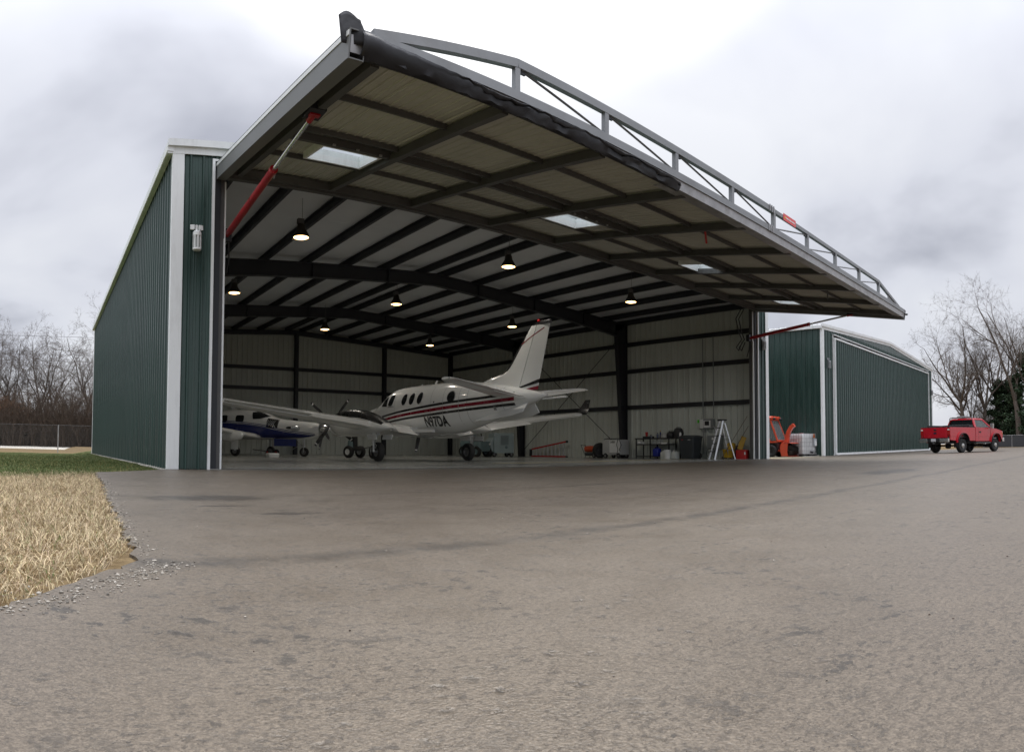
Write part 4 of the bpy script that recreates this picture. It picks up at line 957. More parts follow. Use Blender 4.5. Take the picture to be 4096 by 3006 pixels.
for sd in (1, -1):
    def ruband(z0, z1, m_, xa=None):
        rows = []
        for x_ in np.linspace(0, 1, 8):
            r_ = []
            for q in np.linspace(0, 1, 4):
                zc_ = z0(x_) + (z1(x_) - z0(x_)) * q; X_ = (HI(zc_) - .02) + (TE(zc_) - HI(zc_) + .0) * x_; pp = th(zc_) + (.006 - th(zc_)) * x_
                r_.append(V(X_, sd * (pp + .004), zc_))
            rows.append(r_)
        obj('stripe', MB().loft(rows, close=False), m_, KA)
    ruband(lambda u: 2.22 + .13 * u, lambda u: 2.27 + .20 * u, BLACKP); ruband(lambda u: 2.13 + .03 * u, lambda u: 2.16 + .11 * u, CRIMSON)
    fz0 = lambda x: 3.50 + (-5.1 - x) * .42; rows = []
    for x in np.linspace(-5.09, -6.02, 14):
        r_ = []
        for q in (0, 1):
            z = fz0(x) + .035 * q; a, b = LE(z), HI(z); pp = th(z) * min(1, .55 + (a - x) * 2) if x > b else th(z) + (.006 - th(z)) * (b - x) / (b - TE(z))
            r_.append(V(x, sd * (pp + .004), z))
        rows.append(r_)
    obj('stripe', MB().loft(rows, close=False), CRIMSON, KA)
    # stabiliser and elevator with tab
    zs_ = lambda y: 2.0 + abs(y) * .135
    ss = [((-4.05, sd * .12, zs_(.1)), 1.42, (0, 0, 1)), ((-4.18, sd * .5, zs_(.5)), 1.26, (0, 0, 1)), ((-4.58, sd * 2.5, zs_(2.5)), .74, (0, 0, 1)), ((-4.70, sd * 2.64, zs_(2.64)), .52, (0, 0, 1))]
    obj('stabiliser', wing_mb(ss, .85, 0, .62), WHITEP, KA, smooth=40)
    obj('stabiliser_boot', wing_mb([((a[0][0] + .005, a[0][1], a[0][2]), a[1] * .04 + .02, a[2]) for a in ss[1:3]], 5.0), BLACKP, KA, smooth=40)
    rings = []
    for y in (.30, 1.2, 2.62):
        le = np.interp(y, [.12, .5, 2.5, 2.64], [-4.05, -4.18, -4.58, -4.70]); ch = np.interp(y, [.12, .5, 2.5, 2.64], [1.42, 1.26, .74, .60]); hx = le - .63 * ch; tx = hx - .39 * ch; z = zs_(y) + .012; t_ = .045 * ch; dz = -.07 * ch
        rings.append([V(hx, sd * y, z + t_), V((hx + tx) / 2, sd * y, z + t_ * .6 + dz / 2), V(tx, sd * y, z + dz), V((hx + tx) / 2, sd * y, z - t_ * .6 + dz / 2), V(hx, sd * y, z - t_)])
    obj('elevator', MB().loft(rings), WHITEP, KA, smooth=40)
    obj('elevator_tab', MB().box((-5.50, sd * .86, 1.985), (.18, 1.05, .012), Matrix.Rotation(R(-14), 3, 'Y') @ Matrix.Rotation(sd * R(7.5), 3, 'X')), WHITEP, KA)
    obj('ventral_strake', MB().loft([[V(x, sd * (yb), z0), V(x, sd * (yb + .018), z0), V(x, sd * (yb + .20 * k), z1), V(x, sd * (yb + .20 * k - .018), z1)] for x, yb, z0, z1, k in ((-3.3, .32, 1.34, 1.30, .3), (-4.2, .25, 1.56, 1.33, 1), (-5.05, .16, 1.74, 1.42, 1.2), (-5.45, .12, 1.80, 1.52, 1.1))]), WHITEP, KA, smooth=30)
    obj('wing_fillet', MB().loft([[V(x, sd * .62, .98), V(x, sd * .78, .99), V(x, sd * .66, 1.10)] for x in np.linspace(1.2, -1.5, 6)]), WHITEP, KA, smooth=60)
PLINE = mat('panel_joint', (.34, .35, .35), .4, 0, 0)
for x in (2.62, .95, -1.35, -3.15, -4.55):
    obj('panel_joint', MB().loft([FU.ring(x, 64, 0, 2 * math.pi, .0035), FU.ring(x - .014, 64, 0, 2 * math.pi, .0035)], cap=False), PLINE, KA, smooth=60)
for xa, xb in ((-2.02, -2.034), (-2.78, -2.794)): obj('door_joint', FU.band([xa, xb], lambda x: 1.22, lambda x: 2.45, 1, .005, 12), PLINE, KA, smooth=60)
obj('tail_light', MB().lathe([(.0, -.02), (.035, 0), (.03, .05), (0, .07)], (-6.1, 0, 1.98), 12, 'x'), mat('clear_lens', (.7, .7, .7), .2, 0, 0), KA, smooth=60)
obj('beacon', MB().lathe([(.04, 0), (.035, .05), (0, .07)], (-5.75, 0, 4.115), 12), mat('red_lens', (.5, .01, .01), .2, 0, 0, emit=(1, .02, .02), estr=.08), KA, smooth=60)
for i, z in enumerate((2.05, 2.75, 3.4, 3.85)): obj('static_wick', MB().tube([(TE(z), 0, z), (TE(z) - .14, 0, z - .015)], .004, 4), BLACKP, KA)
for x, z0, h in ((-.6, 2.66, .12), (.3, 2.66, .05), (-1.6, 2.64, .05), (.9, .92, -.12), (-.5, .92, -.10)): obj('antenna', MB().loft([[V(x + .07, -.008, z0), V(x + .07, .008, z0), V(x - .09, .008, z0), V(x - .09, -.008, z0)], [V(x - .05, -.004, z0 + h), V(x - .05, .004, z0 + h), V(x - .12, .004, z0 + h), V(x - .12, -.004, z0 + h)]]), WHITEP if h < .1 else WHITEP, KA)
obj('door_handle', FU.decal(-1.55, 1.97, ellipse(.035, .03, 10), 1, .008), BLACKP, KA); obj('vent_panel', FU.decal(-4.25, 1.66, [(-.05, -.05), (.05, -.05), (.05, .05), (-.05, .05)], 1, .006), mat('grey_panel', (.22, .23, .22), .4, 0, 0), KA)
mb = MB(); q = random.Random(5); x = 1.42
while x > 1.0:
    w_ = q.uniform(.012, .03); mb.add([V(a, FU.y(a, z) + .006, z) for a, z in ((x, 1.92), (x - w_, 1.92), (x - w_, 1.95), (x, 1.95))], [(0, 1, 2, 3)]); x -= w_ + .01
obj('small_lettering', mb, mat('faded_lettering', (.2, .2, .2), .4, 0, 0), KA)

# ---------------------------------------------------------------- blue and white single turboprop
PI_ = thing('single_turboprop', 'white and navy low-wing single turboprop with an open engine cowl panel', 'airplane', (6.9, 16.0, 0.013), R(-43.6))
PF = Body([(3.20, .20, 1.02, 1.44), (3.0, .30, .90, 1.50), (2.5, .38, .82, 1.56), (1.9, .45, .78, 1.62), (1.3, .53, .76, 1.70), (1.0, .57, .75, 1.80), (.45, .61, .74, 2.03), (-.2, .63, .74, 2.10), (-1.2, .63, .76, 2.10), (-2.0, .58, .84, 2.05), (-3.0, .44, 1.02, 1.92), (-4.0, .28, 1.2, 1.78), (-5.0, .08, 1.4, 1.62)], 2.4)
obj('fuselage', PF.mesh(90, 56), WHITEP, PI_, smooth=50)
for sd in (1, -1):
    px = np.linspace(3.05, -4.6, 60); ztop = lambda x: float(hermite([-4.6, -3, -1.0, .4, 1.6, 3.05], [1.62, 1.57, 1.52, 1.40, 1.16, .97], x)); zbot = lambda x: PF.at(x)[1] + .03
    obj('belly_paint', PF.band(px, zbot, lambda x: max(ztop(x), zbot(x) + .01), sd, .010, 8), NAVY, PI_, smooth=60)
    obj('pin_stripe', PF.band(px, lambda x: ztop(x) + .03, lambda x: ztop(x) + .055, sd, .010), NAVY, PI_, smooth=60); obj('pin_stripe', PF.band(px, lambda x: ztop(x) - .05, lambda x: ztop(x) - .035, sd, .014), WHITEP, PI_, smooth=60)
    for x, w_ in ((-.45, .21), (-1.25, .17), (-1.95, .16)): obj('cabin_window', PF.decal(x, 1.68, ellipse(w_, .155, 24, 0, 4.5), sd), GLASSD, PI_, smooth=60)
    obj('windshield', PF.decal(.47, 1.80, [(-.36, .17), (-.26, -.15), (.10, -.13), (.50, -.02), (.14, .13), (-.10, .20)], sd), GLASSD, PI_)
    obj('exhaust_stack', MB().tube([(2.35, sd * .34, 1.26), (2.30, sd * .47, 1.27), (2.05, sd * .54, 1.27)], [.085, .09, .08], 14), ALU, PI_, smooth=50)
    obj('exhaust_soot', PF.decal(1.95, 1.27, ellipse(.19, .06, 16), sd), mat('soot', (.01, .01, .01), .6, 0, 0), PI_)
    zw = lambda y: .80 + abs(y) * .08
    obj('wing', wing_mb([((.55, sd * .4, zw(.4)), 1.75, (0, 0, 1)), ((.42, sd * 1.2, zw(1.2)), 1.55, (0, 0, 1)), ((.15, sd * 6.3, zw(6.3)), 1.0, (0, 0, 1)), ((-.1, sd * 6.55, zw(6.5)), .6, (0, 0, 1))], 1.1), WHITEP, PI_, smooth=40)
    lg = bpy.data.objects.new('main_gear', None); col.objects.link(lg); lg.parent = PI_
    obj('strut', MB().tube([(0, sd * 1.86, .92), (0, sd * 1.88, .24)], .045, 12), ALU, lg, smooth=40); obj('gear_door', MB().box((.02, sd * 1.97, .60), (.34, .02, .62)), WHITEP, lg)
    wheel(PI_, V(0, sd * 1.86, .22), .22, .15)
obj('wing_pod', MB().tube([(.75, -2.55, .92), (.62, -2.55, .90), (.2, -2.55, .86), (-.6, -2.55, .88), (-1.0, -2.55, .96)], [.03, .17, .24, .20, .03], 20), WHITEP, PI_, smooth=60)
obj('cowl_opening', PF.decal(1.12, 1.45, [(-.28, -.22), (.26, -.20), (.30, .16), (.10, .20), (-.22, .24)], -1, .010), mat('engine_bay', (.012, .012, .012), .5, 0, .4, 12), PI_)
mb = MB()
for k in range(5): mb.tube([(1.30 - .1 * k, -.60, 1.27 + .03 * k), (1.2 - .08 * k, -.615, 1.42), (1.36 - .09 * k, -.60, 1.60)], .018, 6)
obj('engine_pipe', mb, ALU, PI_, smooth=50)
obj('cowl_door', MB().box((1.75, -.50, .62), (1.05, .02, .32)), NAVY, PI_)
obj('chin_scoop', MB().tube([(3.15, 0, .98), (2.8, 0, .92), (2.3, 0, .90)], [.12, .15, .10], 16), WHITEP, PI_, smooth=50)
prop(PI_, V(3.34, 0, 1.24), 4, 1.02, R(62), .19, .46, mat('prop_grey', (.10, .10, .11), .35, .3, .1), CHROME)
lg = bpy.data.objects.new('nose_gear', None); col.objects.link(lg); lg.parent = PI_
obj('strut', MB().tube([(2.44, 0, .85), (2.46, 0, .40)], .04, 12), ALU, lg, smooth=40); mb = MB(); mb.tube([(2.46, -.09, .2), (2.46, -.09, .38), (2.46, .09, .38), (2.46, .09, .2)], .02, 8); mb.tube([(2.46, 0, .6), (2.0, 0, .38), (1.8, 0, .22)], .014, 6); mb.tube([(2.46, 0, .45), (2.2, .1, .55), (2.1, 0, .8)], .014, 6); obj('fork', mb, ALU, lg, smooth=40)
wheel(PI_, V(2.46, 0, .21), .21, .14)
obj('fin', MB().loft([vsec(z, a, b, 0.0, t_) for z, a, b, t_ in ((1.55, -3.3, -5.0, .07), (2.0, -3.9, -5.05, .06), (3.2, -4.55, -5.15, .03))]), WHITEP, PI_, smooth=40)
for sd in (1, -1): obj('stabiliser', wing_mb([((-4.3, sd * .1, 1.55), .9, (0, 0, 1)), ((-4.5, sd * 2.2, 1.6), .6, (0, 0, 1))], .8), WHITEP, PI_, smooth=40)
obj('antenna', MB().loft([[V(-.9, -.01, 2.10), V(-.9, .01, 2.10), V(-1.15, 0, 2.10)], [V(-1.25, -.004, 2.42), V(-1.25, .004, 2.42), V(-1.3, 0, 2.42)]]), WHITEP, PI_)
obj('antenna', MB().lathe([(.05, 0), (.05, .04), (0, .06)], (.0, 0, 2.09), 12), WHITEP, PI_, smooth=50)
# ------------------------------------------------------------------ things inside the hangar
Z0 = 0.013
ORANGE = mat('orange_paint', (.52, .075, .02), .4, 0, .1, 4, dirt=(.2, .06, .03, .3)); YEL = mat('yellow_plastic', (.52, .32, .02), .45, 0, .1, 4); BLUEP = mat('blue_plastic', (.015, .03, .30), .4, 0, .1); TEAL = mat('grey_blue_paint', (.14, .20, .21), .45, 0, .1, 3); PALEB = mat('pale_blue_paint', (.34, .42, .43), .45, 0, .08, 2); REDP = mat('red_plastic', (.42, .02, .02), .4, 0, .1); LENSD = mat('grey_bin_plastic', (.035, .042, .048), .55, 0, .1, 3); CABG = mat('cabinet_grey', (.20, .215, .215), .45, 0, .06, 2)
def handle(mb, p, q, h, r=.012):
    p, q = Vector(p), Vector(q); mb.tube([p, p + V(0, 0, h), q + V(0, 0, h), q], r, 6); return mb
def rrect(w, d, r, n=4):
    o = []
    for cx_, cy_, a0 in ((w / 2 - r, d / 2 - r, 0), (-w / 2 + r, d / 2 - r, 90), (-w / 2 + r, -d / 2 + r, 180), (w / 2 - r, -d / 2 + r, 270)):
        for i in range(n + 1): a = R(a0 + 90 * i / n); o.append((cx_ + r * math.cos(a), cy_ + r * math.sin(a)))
    return o
def rloft(levels, c=(0, 0, 0)):
    """stack of rounded rectangles: (z, width, depth, radius)"""
    c = Vector(c); return MB().loft([[c + V(x, y, z) for x, y in rrect(w, d, r)] for z, w, d, r in levels])
# tow tractor
t = thing('tow_tractor', 'grey-blue airport tow tractor with steering wheel, parked beside pale cabinet', 'tug', (18.15, 14.5, Z0), R(-78))
obj('body', rloft([(.28, 1.35, .80, .06), (.34, 1.42, .86, .08), (.72, 1.42, .86, .08), (.78, 1.36, .80, .08)]), TEAL, t, smooth=35)
obj('rear_cowl', rloft([(.78, .50, .78, .06), (1.10, .46, .72, .08), (1.14, .40, .66, .06)], (-.42, 0, 0)), TEAL, t, smooth=35)
obj('seat', rloft([(.78, .42, .46, .06), (.90, .44, .48, .08), (.93, .38, .42, .06)], (.05, .0, 0)), BLACKPL, t, smooth=35)
obj('steering_column', MB().tube([(.50, 0, .75), (.36, 0, 1.30)], .03, 10), BLACKPL, t, smooth=40)
sw = MB(); ring = [V(.35 + .17 * math.cos(a) * .95, .17 * math.sin(a), 1.33 + .17 * math.cos(a) * .25) for a in np.linspace(0, 2 * math.pi, 25)]; sw.tube(ring, .014, 6, False); sw.tube([ring[0], ring[12]], .01, 5); sw.tube([ring[6], ring[18]], .01, 5); obj('steering_wheel', sw, BLACKPL, t, smooth=60)
obj('headlamp', MB().lathe([(.0, .03), (.05, .03), (.055, -.03), (0, -.04)], (.72, .30, .66), 14, 'x'), PLASTW, t, smooth=40); obj('reflector', MB().bx((-.70, .34, .95), (-.66, .40, 1.13)), REDP, t)
for x in (-.45, .45):
    for y in (-.40, .40): wheel(t, V(x, y, .28), .28, .20, rim=TEAL)
# ground power cabinet
t = thing('power_cart', 'pale blue louvred ground power cabinet on small wheels near the tug', 'power cart', (19.65, 14.25, Z0), R(-18))
obj('cabinet', rloft([(.20, 1.10, .90, .04), (.24, 1.12, .92, .05), (1.20, 1.12, .92, .05), (1.24, 1.06, .86, .05)]), PALEB, t, smooth=35)
for r_ in range(9): obj('louvre', MB().box((.02, -.468, 1.08 - r_ * .055), (.44, .012, .022), Matrix.Rotation(R(25), 3, 'X')), mat('louvre_grey_blue', (.12, .15, .155), .5, 0, .05), t)  # slats in a darker grey-blue than the cabinet
obj('nose_cowl', MB().prism([(-.56, .25), (-.56, 1.0), (-.72, .82), (-.84, .55), (-.84, .30)], -.40, .40), PALEB, t, bev=.03)
for x in (-.5, .45):
    for y in (-.34, .34): wheel(t, V(x, y, .13), .13, .09)
obj('emblem', MB().lathe([(0, 0), (.07, 0), (.08, .006), (0, .008)], (.12, -.466, .50), 18, 'y'), TEAL, t); obj('knob', MB().lathe([(0, .02), (.035, .02), (.04, 0)], (-.45, -.46, .6), 12, 'y'), BLACKPL, t)
for x in (-.52, .50): obj('marker_lamp', MB().box((x, -.47, 1.13), (.04, .03, .04)), PLASTW, t)
# small aircraft dolly by the nose gear
t = thing('aircraft_dolly', 'black two-wheeled aircraft dolly under the twin engine nose', 'dolly', (10.25, 12.45, Z0), R(20))
obj('deck', rloft([(.30, .62, .50, .04), (.42, .66, .54, .05), (.46, .60, .50, .05)]), BLACKPL, t, smooth=35); obj('post', rloft([(.44, .22, .20, .03), (.95, .20, .18, .03), (1.0, .16, .14, .03)]), BLACKPL, t, smooth=35)
obj('pump', MB().lathe([(.0, .75), (.10, .74), (.12, .62), (.12, .46)], (-.26, 0, 0), 18), TEAL, t, smooth=40); obj('tow_bar', MB().tube([(.3, 0, .38), (.9, -.05, .46), (1.5, -.1, .52)], .02, 8), BLACKPL, t, smooth=50)
for x in (-.36, .36): wheel(t, V(x, 0, .26), .26, .20, 'x', rim=PLASTW)
t = thing('parts_crate', 'white shallow lidded box on the floor below the navy belly', 'box', (6.75, 13.0, Z0), R(8))
obj('tub', rloft([(0, .46, .30, .02), (.10, .50, .34, .03), (.13, .52, .36, .03)]), PLASTW, t, smooth=35); obj('lid', rloft([(.131, .52, .36, .03), (.16, .46, .30, .03), (.17, .40, .24, .02)]), PLASTW, t, smooth=35)
t = thing('tow_dolly', 'pair of small black tow wheels beside white box', 'dolly', (7.3, 14.6, Z0), R(15))
for x in (-.22, .22): wheel(t, V(x, 0, .16), .16, .11, 'x', rim=REDP)
obj('axle', MB().tube([(-.24, 0, .16), (.24, 0, .16)], .025, 8), BLACKPL, t); obj('tow_bar', MB().tube([(0, 0, .18), (-.5, .1, .25), (-.9, .2, .3)], .02, 8), BLACKPL, t, smooth=50)
# red stepladder lying on its side against the wall
t = thing('red_stepladder', 'red fibreglass stepladder lying on its side against the white wall', 'ladder', (21.45, 12.55, Z0))
p0, p1 = V(0, 1.32, .03), V(0, -1.32, .03); q0, q1 = V(.02, 1.32, .40), V(.02, -1.32, .79)
obj('rail', MB().beam(p0, p1, .03, .08), REDP, t); obj('rail', MB().beam(q0, q1, .03, .08), REDP, t)
for k in range(9):
    f = (k + .4) / 9; a = p0.lerp(p1, f); b = q0.lerp(q1, f); obj('step', MB().beam(a + V(0, 0, .035), b - V(0, 0, .035), .075, .035, (0, 1, 0)), mat('ladder_step_alu', (.58, .59, .60), .4, .1, .05), t)
obj('top_cap', MB().beam(p0 + V(.02, .10, -.01), q0 + V(.02, .10, 0), .14, .06, (0, 1, 0)), BLACKPL, t); obj('foot', MB().box(q1 + V(0, -.06, 0), (.06, .14, .12)), BLACKPL, t, bev=.01); obj('foot', MB().box(p1 + V(0, -.06, 0), (.06, .14, .06)), BLACKPL, t, bev=.01)
# torpedo heater
t = thing('torpedo_heater', 'orange torpedo heater on a wheeled black frame', 'heater', (21.0, 8.95, Z0), R(-90))
obj('barrel', MB().lathe([(.10, -.40), (.15, -.40), (.155, -.36), (.155, .34), (.14, .36), (.10, .36), (.02, .30)], (0, 0, .42), 24, 'x'), ORANGE, t, smooth=40)
obj('fuel_tank', rloft([(.10, .72, .30, .05), (.14, .76, .34, .06), (.22, .76, .34, .06), (.25, .70, .30, .05)]), LENSD, t, smooth=35)
mb = MB(); mb.tube([(-.40, -.14, .20), (-.62, -.14, .62), (-.62, .14, .62), (-.40, .14, .20)], .014, 8); mb.tube([(-.30, -.15, .1), (-.34, -.17, .01)], .014, 6); mb.tube([(-.30, .15, .1), (-.34, .17, .01)], .014, 6); mb.tube([(-.62, -.14, .62), (-.3, -.14, .56)], .010, 6); obj('frame', mb, BLACKPL, t, smooth=50)
for y in (-.22, .22): wheel(t, V(.32, y, .13), .13, .06)
# hose reel and white start cart
t = thing('start_cart', 'white aircraft start cart lettered L4501 with black hoses', 'cart', (20.95, 7.4, Z0), R(-90))
obj('cabinet', rloft([(.16, 1.10, .62, .03), (.20, 1.12, .64, .04), (.82, 1.12, .64, .04), (.85, 1.06, .60, .04)]), mat('cart_grey', (.42, .43, .43), .45, 0, .06), t, smooth=35)
obj('front_panel', rloft([(0, .64, .56, .01), (.010, .64, .56, .01)]), PLASTW, t, mtx=Matrix.Translation((.22, -.322, .54)) @ Matrix.Rotation(R(90), 4, 'X'))
obj('lettering', text_mb('L4501', .13, .95, lambda a, b: V(-.04 + a, -.336, .70 + b)), BLACKP, t)
obj('lid_hose', MB().tube([(-.56, -.2, .87), (-.3, -.25, .90), (.0, -.2, .885), (.3, -.25, .90), (.5, -.1, .89)], .022, 8), BLACKPL, t, smooth=60); obj('cable', MB().tube([(.42, -.33, .86), (.40, -.40, .62), (.50, -.42, .40), (.40, -.40, .15), (.62, -.35, .03)], .014, 7), BLACKPL, t, smooth=60)
obj('cable', MB().tube([(.50, -.33, .84), (.66, -.36, .60), (.56, -.38, .42), (.60, -.38, .30)], .014, 7), BLACKPL, t, smooth=60)
for x in (-.36, .44): wheel(t, V(x, -.30, .12), .12, .08)
for x in (-.36, .44): wheel(t, V(x, .26, .12), .12, .08)
t = thing('tyre_stack', 'large black tyre standing between orange heater and white cart', 'tyre', (20.75, 8.22, Z0), R(-25)); wheel(t, V(0, 0, .36), .36, .24, rim=BLACKPL)
# workbench against the wall
BX, BY0, BY1 = 21.18, 3.66, 6.17
t = thing('work_bench', 'long black metal shelf bench against the ribbed wall', 'bench', (BX, (BY0 + BY1) / 2, Z0)); hl = (BY1 - BY0) / 2
for y in (-hl + .03, -.62, .62 - .2, hl - .03):
    for x in (-.26, .26): obj('leg', MB().bx((x - .022, y - .022, 0), (x + .022, y + .022, .86)), BLACKPL, t)
obj('bench_top', MB().bx((-.32, -hl, .86), (.32, hl, .91)), BLACKPL, t); obj('shelf', MB().bx((-.31, -.60, .60), (.31, hl - .06, .64)), BLACKPL, t); obj('shelf', MB().bx((-.31, -hl + .05, .07), (.31, hl - .05, .11)), BLACKPL, t)
def bottle(loc, r, h, m, label, cat='bottle', capm=BLACKPL, group=None):
    t = thing('bottle', label, cat, loc, 0, group); obj('body', MB().lathe([(0, 0), (r * .95, 0), (r, .01), (r, h * .62), (r * .45, h * .80), (r * .4, h * .82)], n=16), m, t, smooth=40); obj('cap', MB().lathe([(r * .45, h * .82), (r * .45, h * .98), (0, h)], n=14), capm, t, smooth=40); return t
GLS = mat('clear_plastic', (.45, .48, .47), .3, 0, .05)
for k in range(5): bottle((BX - .18, 5.22 - k * .125, Z0 + .64), .035, .21, GLS, 'small clear bottle with white cap in a row on the middle shelf', 'bottle', PLASTW, 'row of bottles on the bench shelf')
bottle((BX - .15, 5.82, Z0 + .64), .05, .14, PLASTW, 'squat white bottle beside paper roll on middle shelf'); bottle((BX - .2, 3.92, Z0 + .91), .035, .30, PLASTW, 'tall white spray bottle on bench beside black bags'); bottle((BX - .2, 3.72, Z0 + .91), .045, .28, PLASTW, 'stout white jug at the bench end beside grey bin'); bottle((BX - .12, 5.02, Z0 + .91), .05, .24, mat('smoky_blue', (.10, .13, .20), .3, 0, .1), 'smoky blue bottle on bench top beside yellow topped sprayer'); bottle((BX - .1, 5.42, Z0 + .91), .06, .16, mat('grey_tin', (.22, .24, .28), .4, .3, .1), 'round grey tin on bench top beside red cup'); bottle((BX - .05, 4.92, Z0 + .91), .04, .34, mat('navy_bottle', (.03, .04, .12), .4, 0, .1), 'dark sprayer with yellow head on bench top', 'bottle', YEL)
o = obj('red_cup', MB().lathe([(0, 0), (.055, 0), (.065, .19), (.058, .19), (.05, .02), (0, .02)], (BX - .15, 5.62, Z0 + .99), 18), REDP, smooth=40); tag(o, 'red plastic cup on a dark tray at the bench top', 'cup')
o = obj('tray', MB().bx((BX - .28, 5.38, Z0 + .911), (BX + .1, 5.76, Z0 + .989)), BLACKPL, bev=.02); tag(o, 'low black tray under the red cup', 'tray')
o = obj('paper_roll', MB().tube([(BX - .18, 6.10, Z0 + .71), (BX - .18, 5.90, Z0 + .71)], .065, 18), PLASTW, smooth=40); tag(o, 'white paper roll at the far end of the middle shelf', 'roll')
o = obj('rag_bundle', rloft([(0, .26, .34, .08), (.10, .30, .36, .12), (.17, .22, .28, .10), (.20, .08, .10, .03)], (BX - .08, 4.66, Z0 + .912)), mat('grey_cloth', (.36, .36, .35), .9, 0, .3, 12, .6, 20), smooth=70); tag(o, 'heap of pale rags on bench top beside the black bags', 'rags')
def bag(loc, w, d, h, seed, label):
    q = random.Random(seed); lv = []
    for z, k in ((0, .92), (.1, 1.0), (.45, 1.02), (.75, .9), (.93, .72), (1, .45)): lv.append((z * h, w * k * q.uniform(.95, 1.05), d * k * q.uniform(.95, 1.05), min(w, d) * k * .38))
    t = thing('tool_bag', label, 'bag', loc); obj('body', rloft(lv), BLACKPL, t, smooth=60); obj('strap', handle(MB(), (0, -w * .25, h * .9), (0, w * .25, h * .9), .07, .014), BLACKPL, t, smooth=50)
bag((BX - .05, 4.32, Z0 + .911), .40, .34, .27, 1, 'smaller black tool bag on bench beside grey rags'); bag((BX - .05, 3.93 - .0, Z0 + .911), .40, .42, .42, 2, 'bigger black tool bag on bench beside white spray bottle')
t = thing('shelf_papers', 'flat stack of papers lying on the middle shelf', 'papers', (BX - .15, 4.55, Z0 + .641)); obj('stack', MB().bx((-.12, -.16, 0), (.12, .16, .035)), PLASTW, t); obj('stack_top', MB().box((0, .02, .045), (.2, .26, .018), Matrix.Rotation(.2, 3, 'Z')), PLASTW, t)
def jug(loc, w, d, h, m, label, capm, rz=0):
    t = thing('jerry_jug', label, 'jug', loc, rz); obj('body', rloft([(0, w * .95, d * .95, .03), (.02, w, d, .04), (h * .72, w, d, .04), (h * .84, w * .8, d * .8, .04), (h * .86, w * .5, d * .5, .03)]), m, t, smooth=40); obj('cap', MB().lathe([(.035, 0), (.035, .05), (0, .055)], (w * .25, 0, h * .86), 14), capm, t, smooth=40); obj('handle', handle(MB(), (-w * .3, 0, h * .84), (w * .15, 0, h * .86), h * .12, .014), m, t, smooth=50); return t
jug((BX - .12, 5.06, Z0 + .11), .34, .24, .40, BLUEP, 'royal blue fluid jug on the bench bottom shelf', BLACKPL, R(80)); jug((20.70, 4.34, Z0), .36, .26, .36, mat('milky_plastic', (.55, .58, .56), .4, 0, .05), 'milky plastic jug on floor, by bench beside white bucket', PLASTW, R(90)); jug((20.72, 3.83, Z0), .36, .28, .36, MATS['milky_plastic'], 'milky plastic jug on floor between white bucket and grey bin', PLASTW, R(75))
t = thing('bucket', 'tall white bucket standing between two milky jugs', 'bucket', (20.55, 4.10, Z0)); obj('pail', MB().lathe([(0, 0), (.125, 0), (.15, .36), (.157, .36), (.157, .39), (.14, .39), (.12, .03)], n=24), PLASTW, t, smooth=40); obj('bail', MB().tube([(0, -.155, .36), (.1, -.1, .30), (.13, 0, .27), (.1, .1, .30), (0, .155, .36)], .005, 5), ALU, t)
t = thing('waste_bin', 'tall dark grey wheeled waste bin beside the bench', 'bin', (20.95, 3.17, Z0), R(-90))
obj('bin_body', rloft([(.02, .62, .52, .05), (.10, .66, .56, .06), (.88, .80, .70, .07), (.90, .84, .74, .07)]), LENSD, t, smooth=35); obj('lid', rloft([(.901, .86, .76, .08), (.95, .84, .74, .08), (1.0, .60, .50, .08)]), LENSD, t, smooth=35); obj('bin_label', MB().bx((.10, -.345, .80), (.24, -.338, .815)), PLASTW, t); obj('bin_label', MB().bx((-.22, -.345, .79), (-.16, -.338, .85)), REDP, t)
for x in (-.28, .28): wheel(t, V(x, .26, .13), .13, .06)
t = thing('breaker_box', 'grey electrical breaker box with white notice, high on the ribbed wall', 'electrical box', (21.66, 2.78, 1.52)); obj('box', MB().bx((-.10, -.36, -.24), (.08, .34, .20)), CABG, t, bev=.01); obj('breaker', MB().bx((-.125, -.17, -.08), (-.10, .05, .10)), BLACKPL, t); obj('breaker_cover', MB().bx((-.112, -.24, -.17), (-.1005, .12, .13)), PLASTW, t); obj('notice', MB().bx((-.108, .14, -.20), (-.101, .32, .19)), PLASTW, t); obj('green_tag', MB().bx((-.106, .345, .03), (-.10, .44, .17)), mat('green_tag', (.08, .55, .03), .5, 0, 0), t)
t = thing('electrical_cabinet', 'tall grey electrical cabinet on the wall below the breaker box', 'electrical box', (21.60, 2.36, .40)); obj('box', MB().bx((-.14, -.34, .0), (.14, .30, .60)), CABG, t, bev=.01); obj('badge', MB().lathe([(0, 0), (.05, 0), (.055, .006), (0, .008)], (-.145, .02, .46), 18, 'x'), PLASTW, t)
for k, (y, za, zb_) in enumerate(((2.96, 1.75, 5.2), (2.42, 1.75, 5.2), (2.94, .2, 1.28))):
    o = obj('conduit', MB().tube([(21.62, y, za), (21.62, y, zb_)], .022, 8), CABG, smooth=50); tag(o, ('grey conduit rising from the breaker box corner beside green tag', 'grey conduit rising from the breaker box beside the stepladder', 'short grey conduit running down behind the waste bin')[k], 'conduit')
o = obj('flexible_conduit', MB().tube([(21.58, 2.50, 1.36), (21.55, 2.36, 1.38), (21.54, 2.28, 1.25), (21.56, 2.27, 1.0)], .03, 10), ALU, smooth=60); tag(o, 'bright flexible conduit curving from breaker box to cabinet', 'conduit')
t = thing('floor_fan', 'round black floor fan below grey electrical cabinet', 'fan', (21.2, 2.30, Z0), R(10)); mb = MB()
ringp = [V(0, .20 * math.cos(a), .24 + .20 * math.sin(a)) for a in np.linspace(0, 2 * math.pi, 29)]; mb.tube(ringp, .012, 6, False)
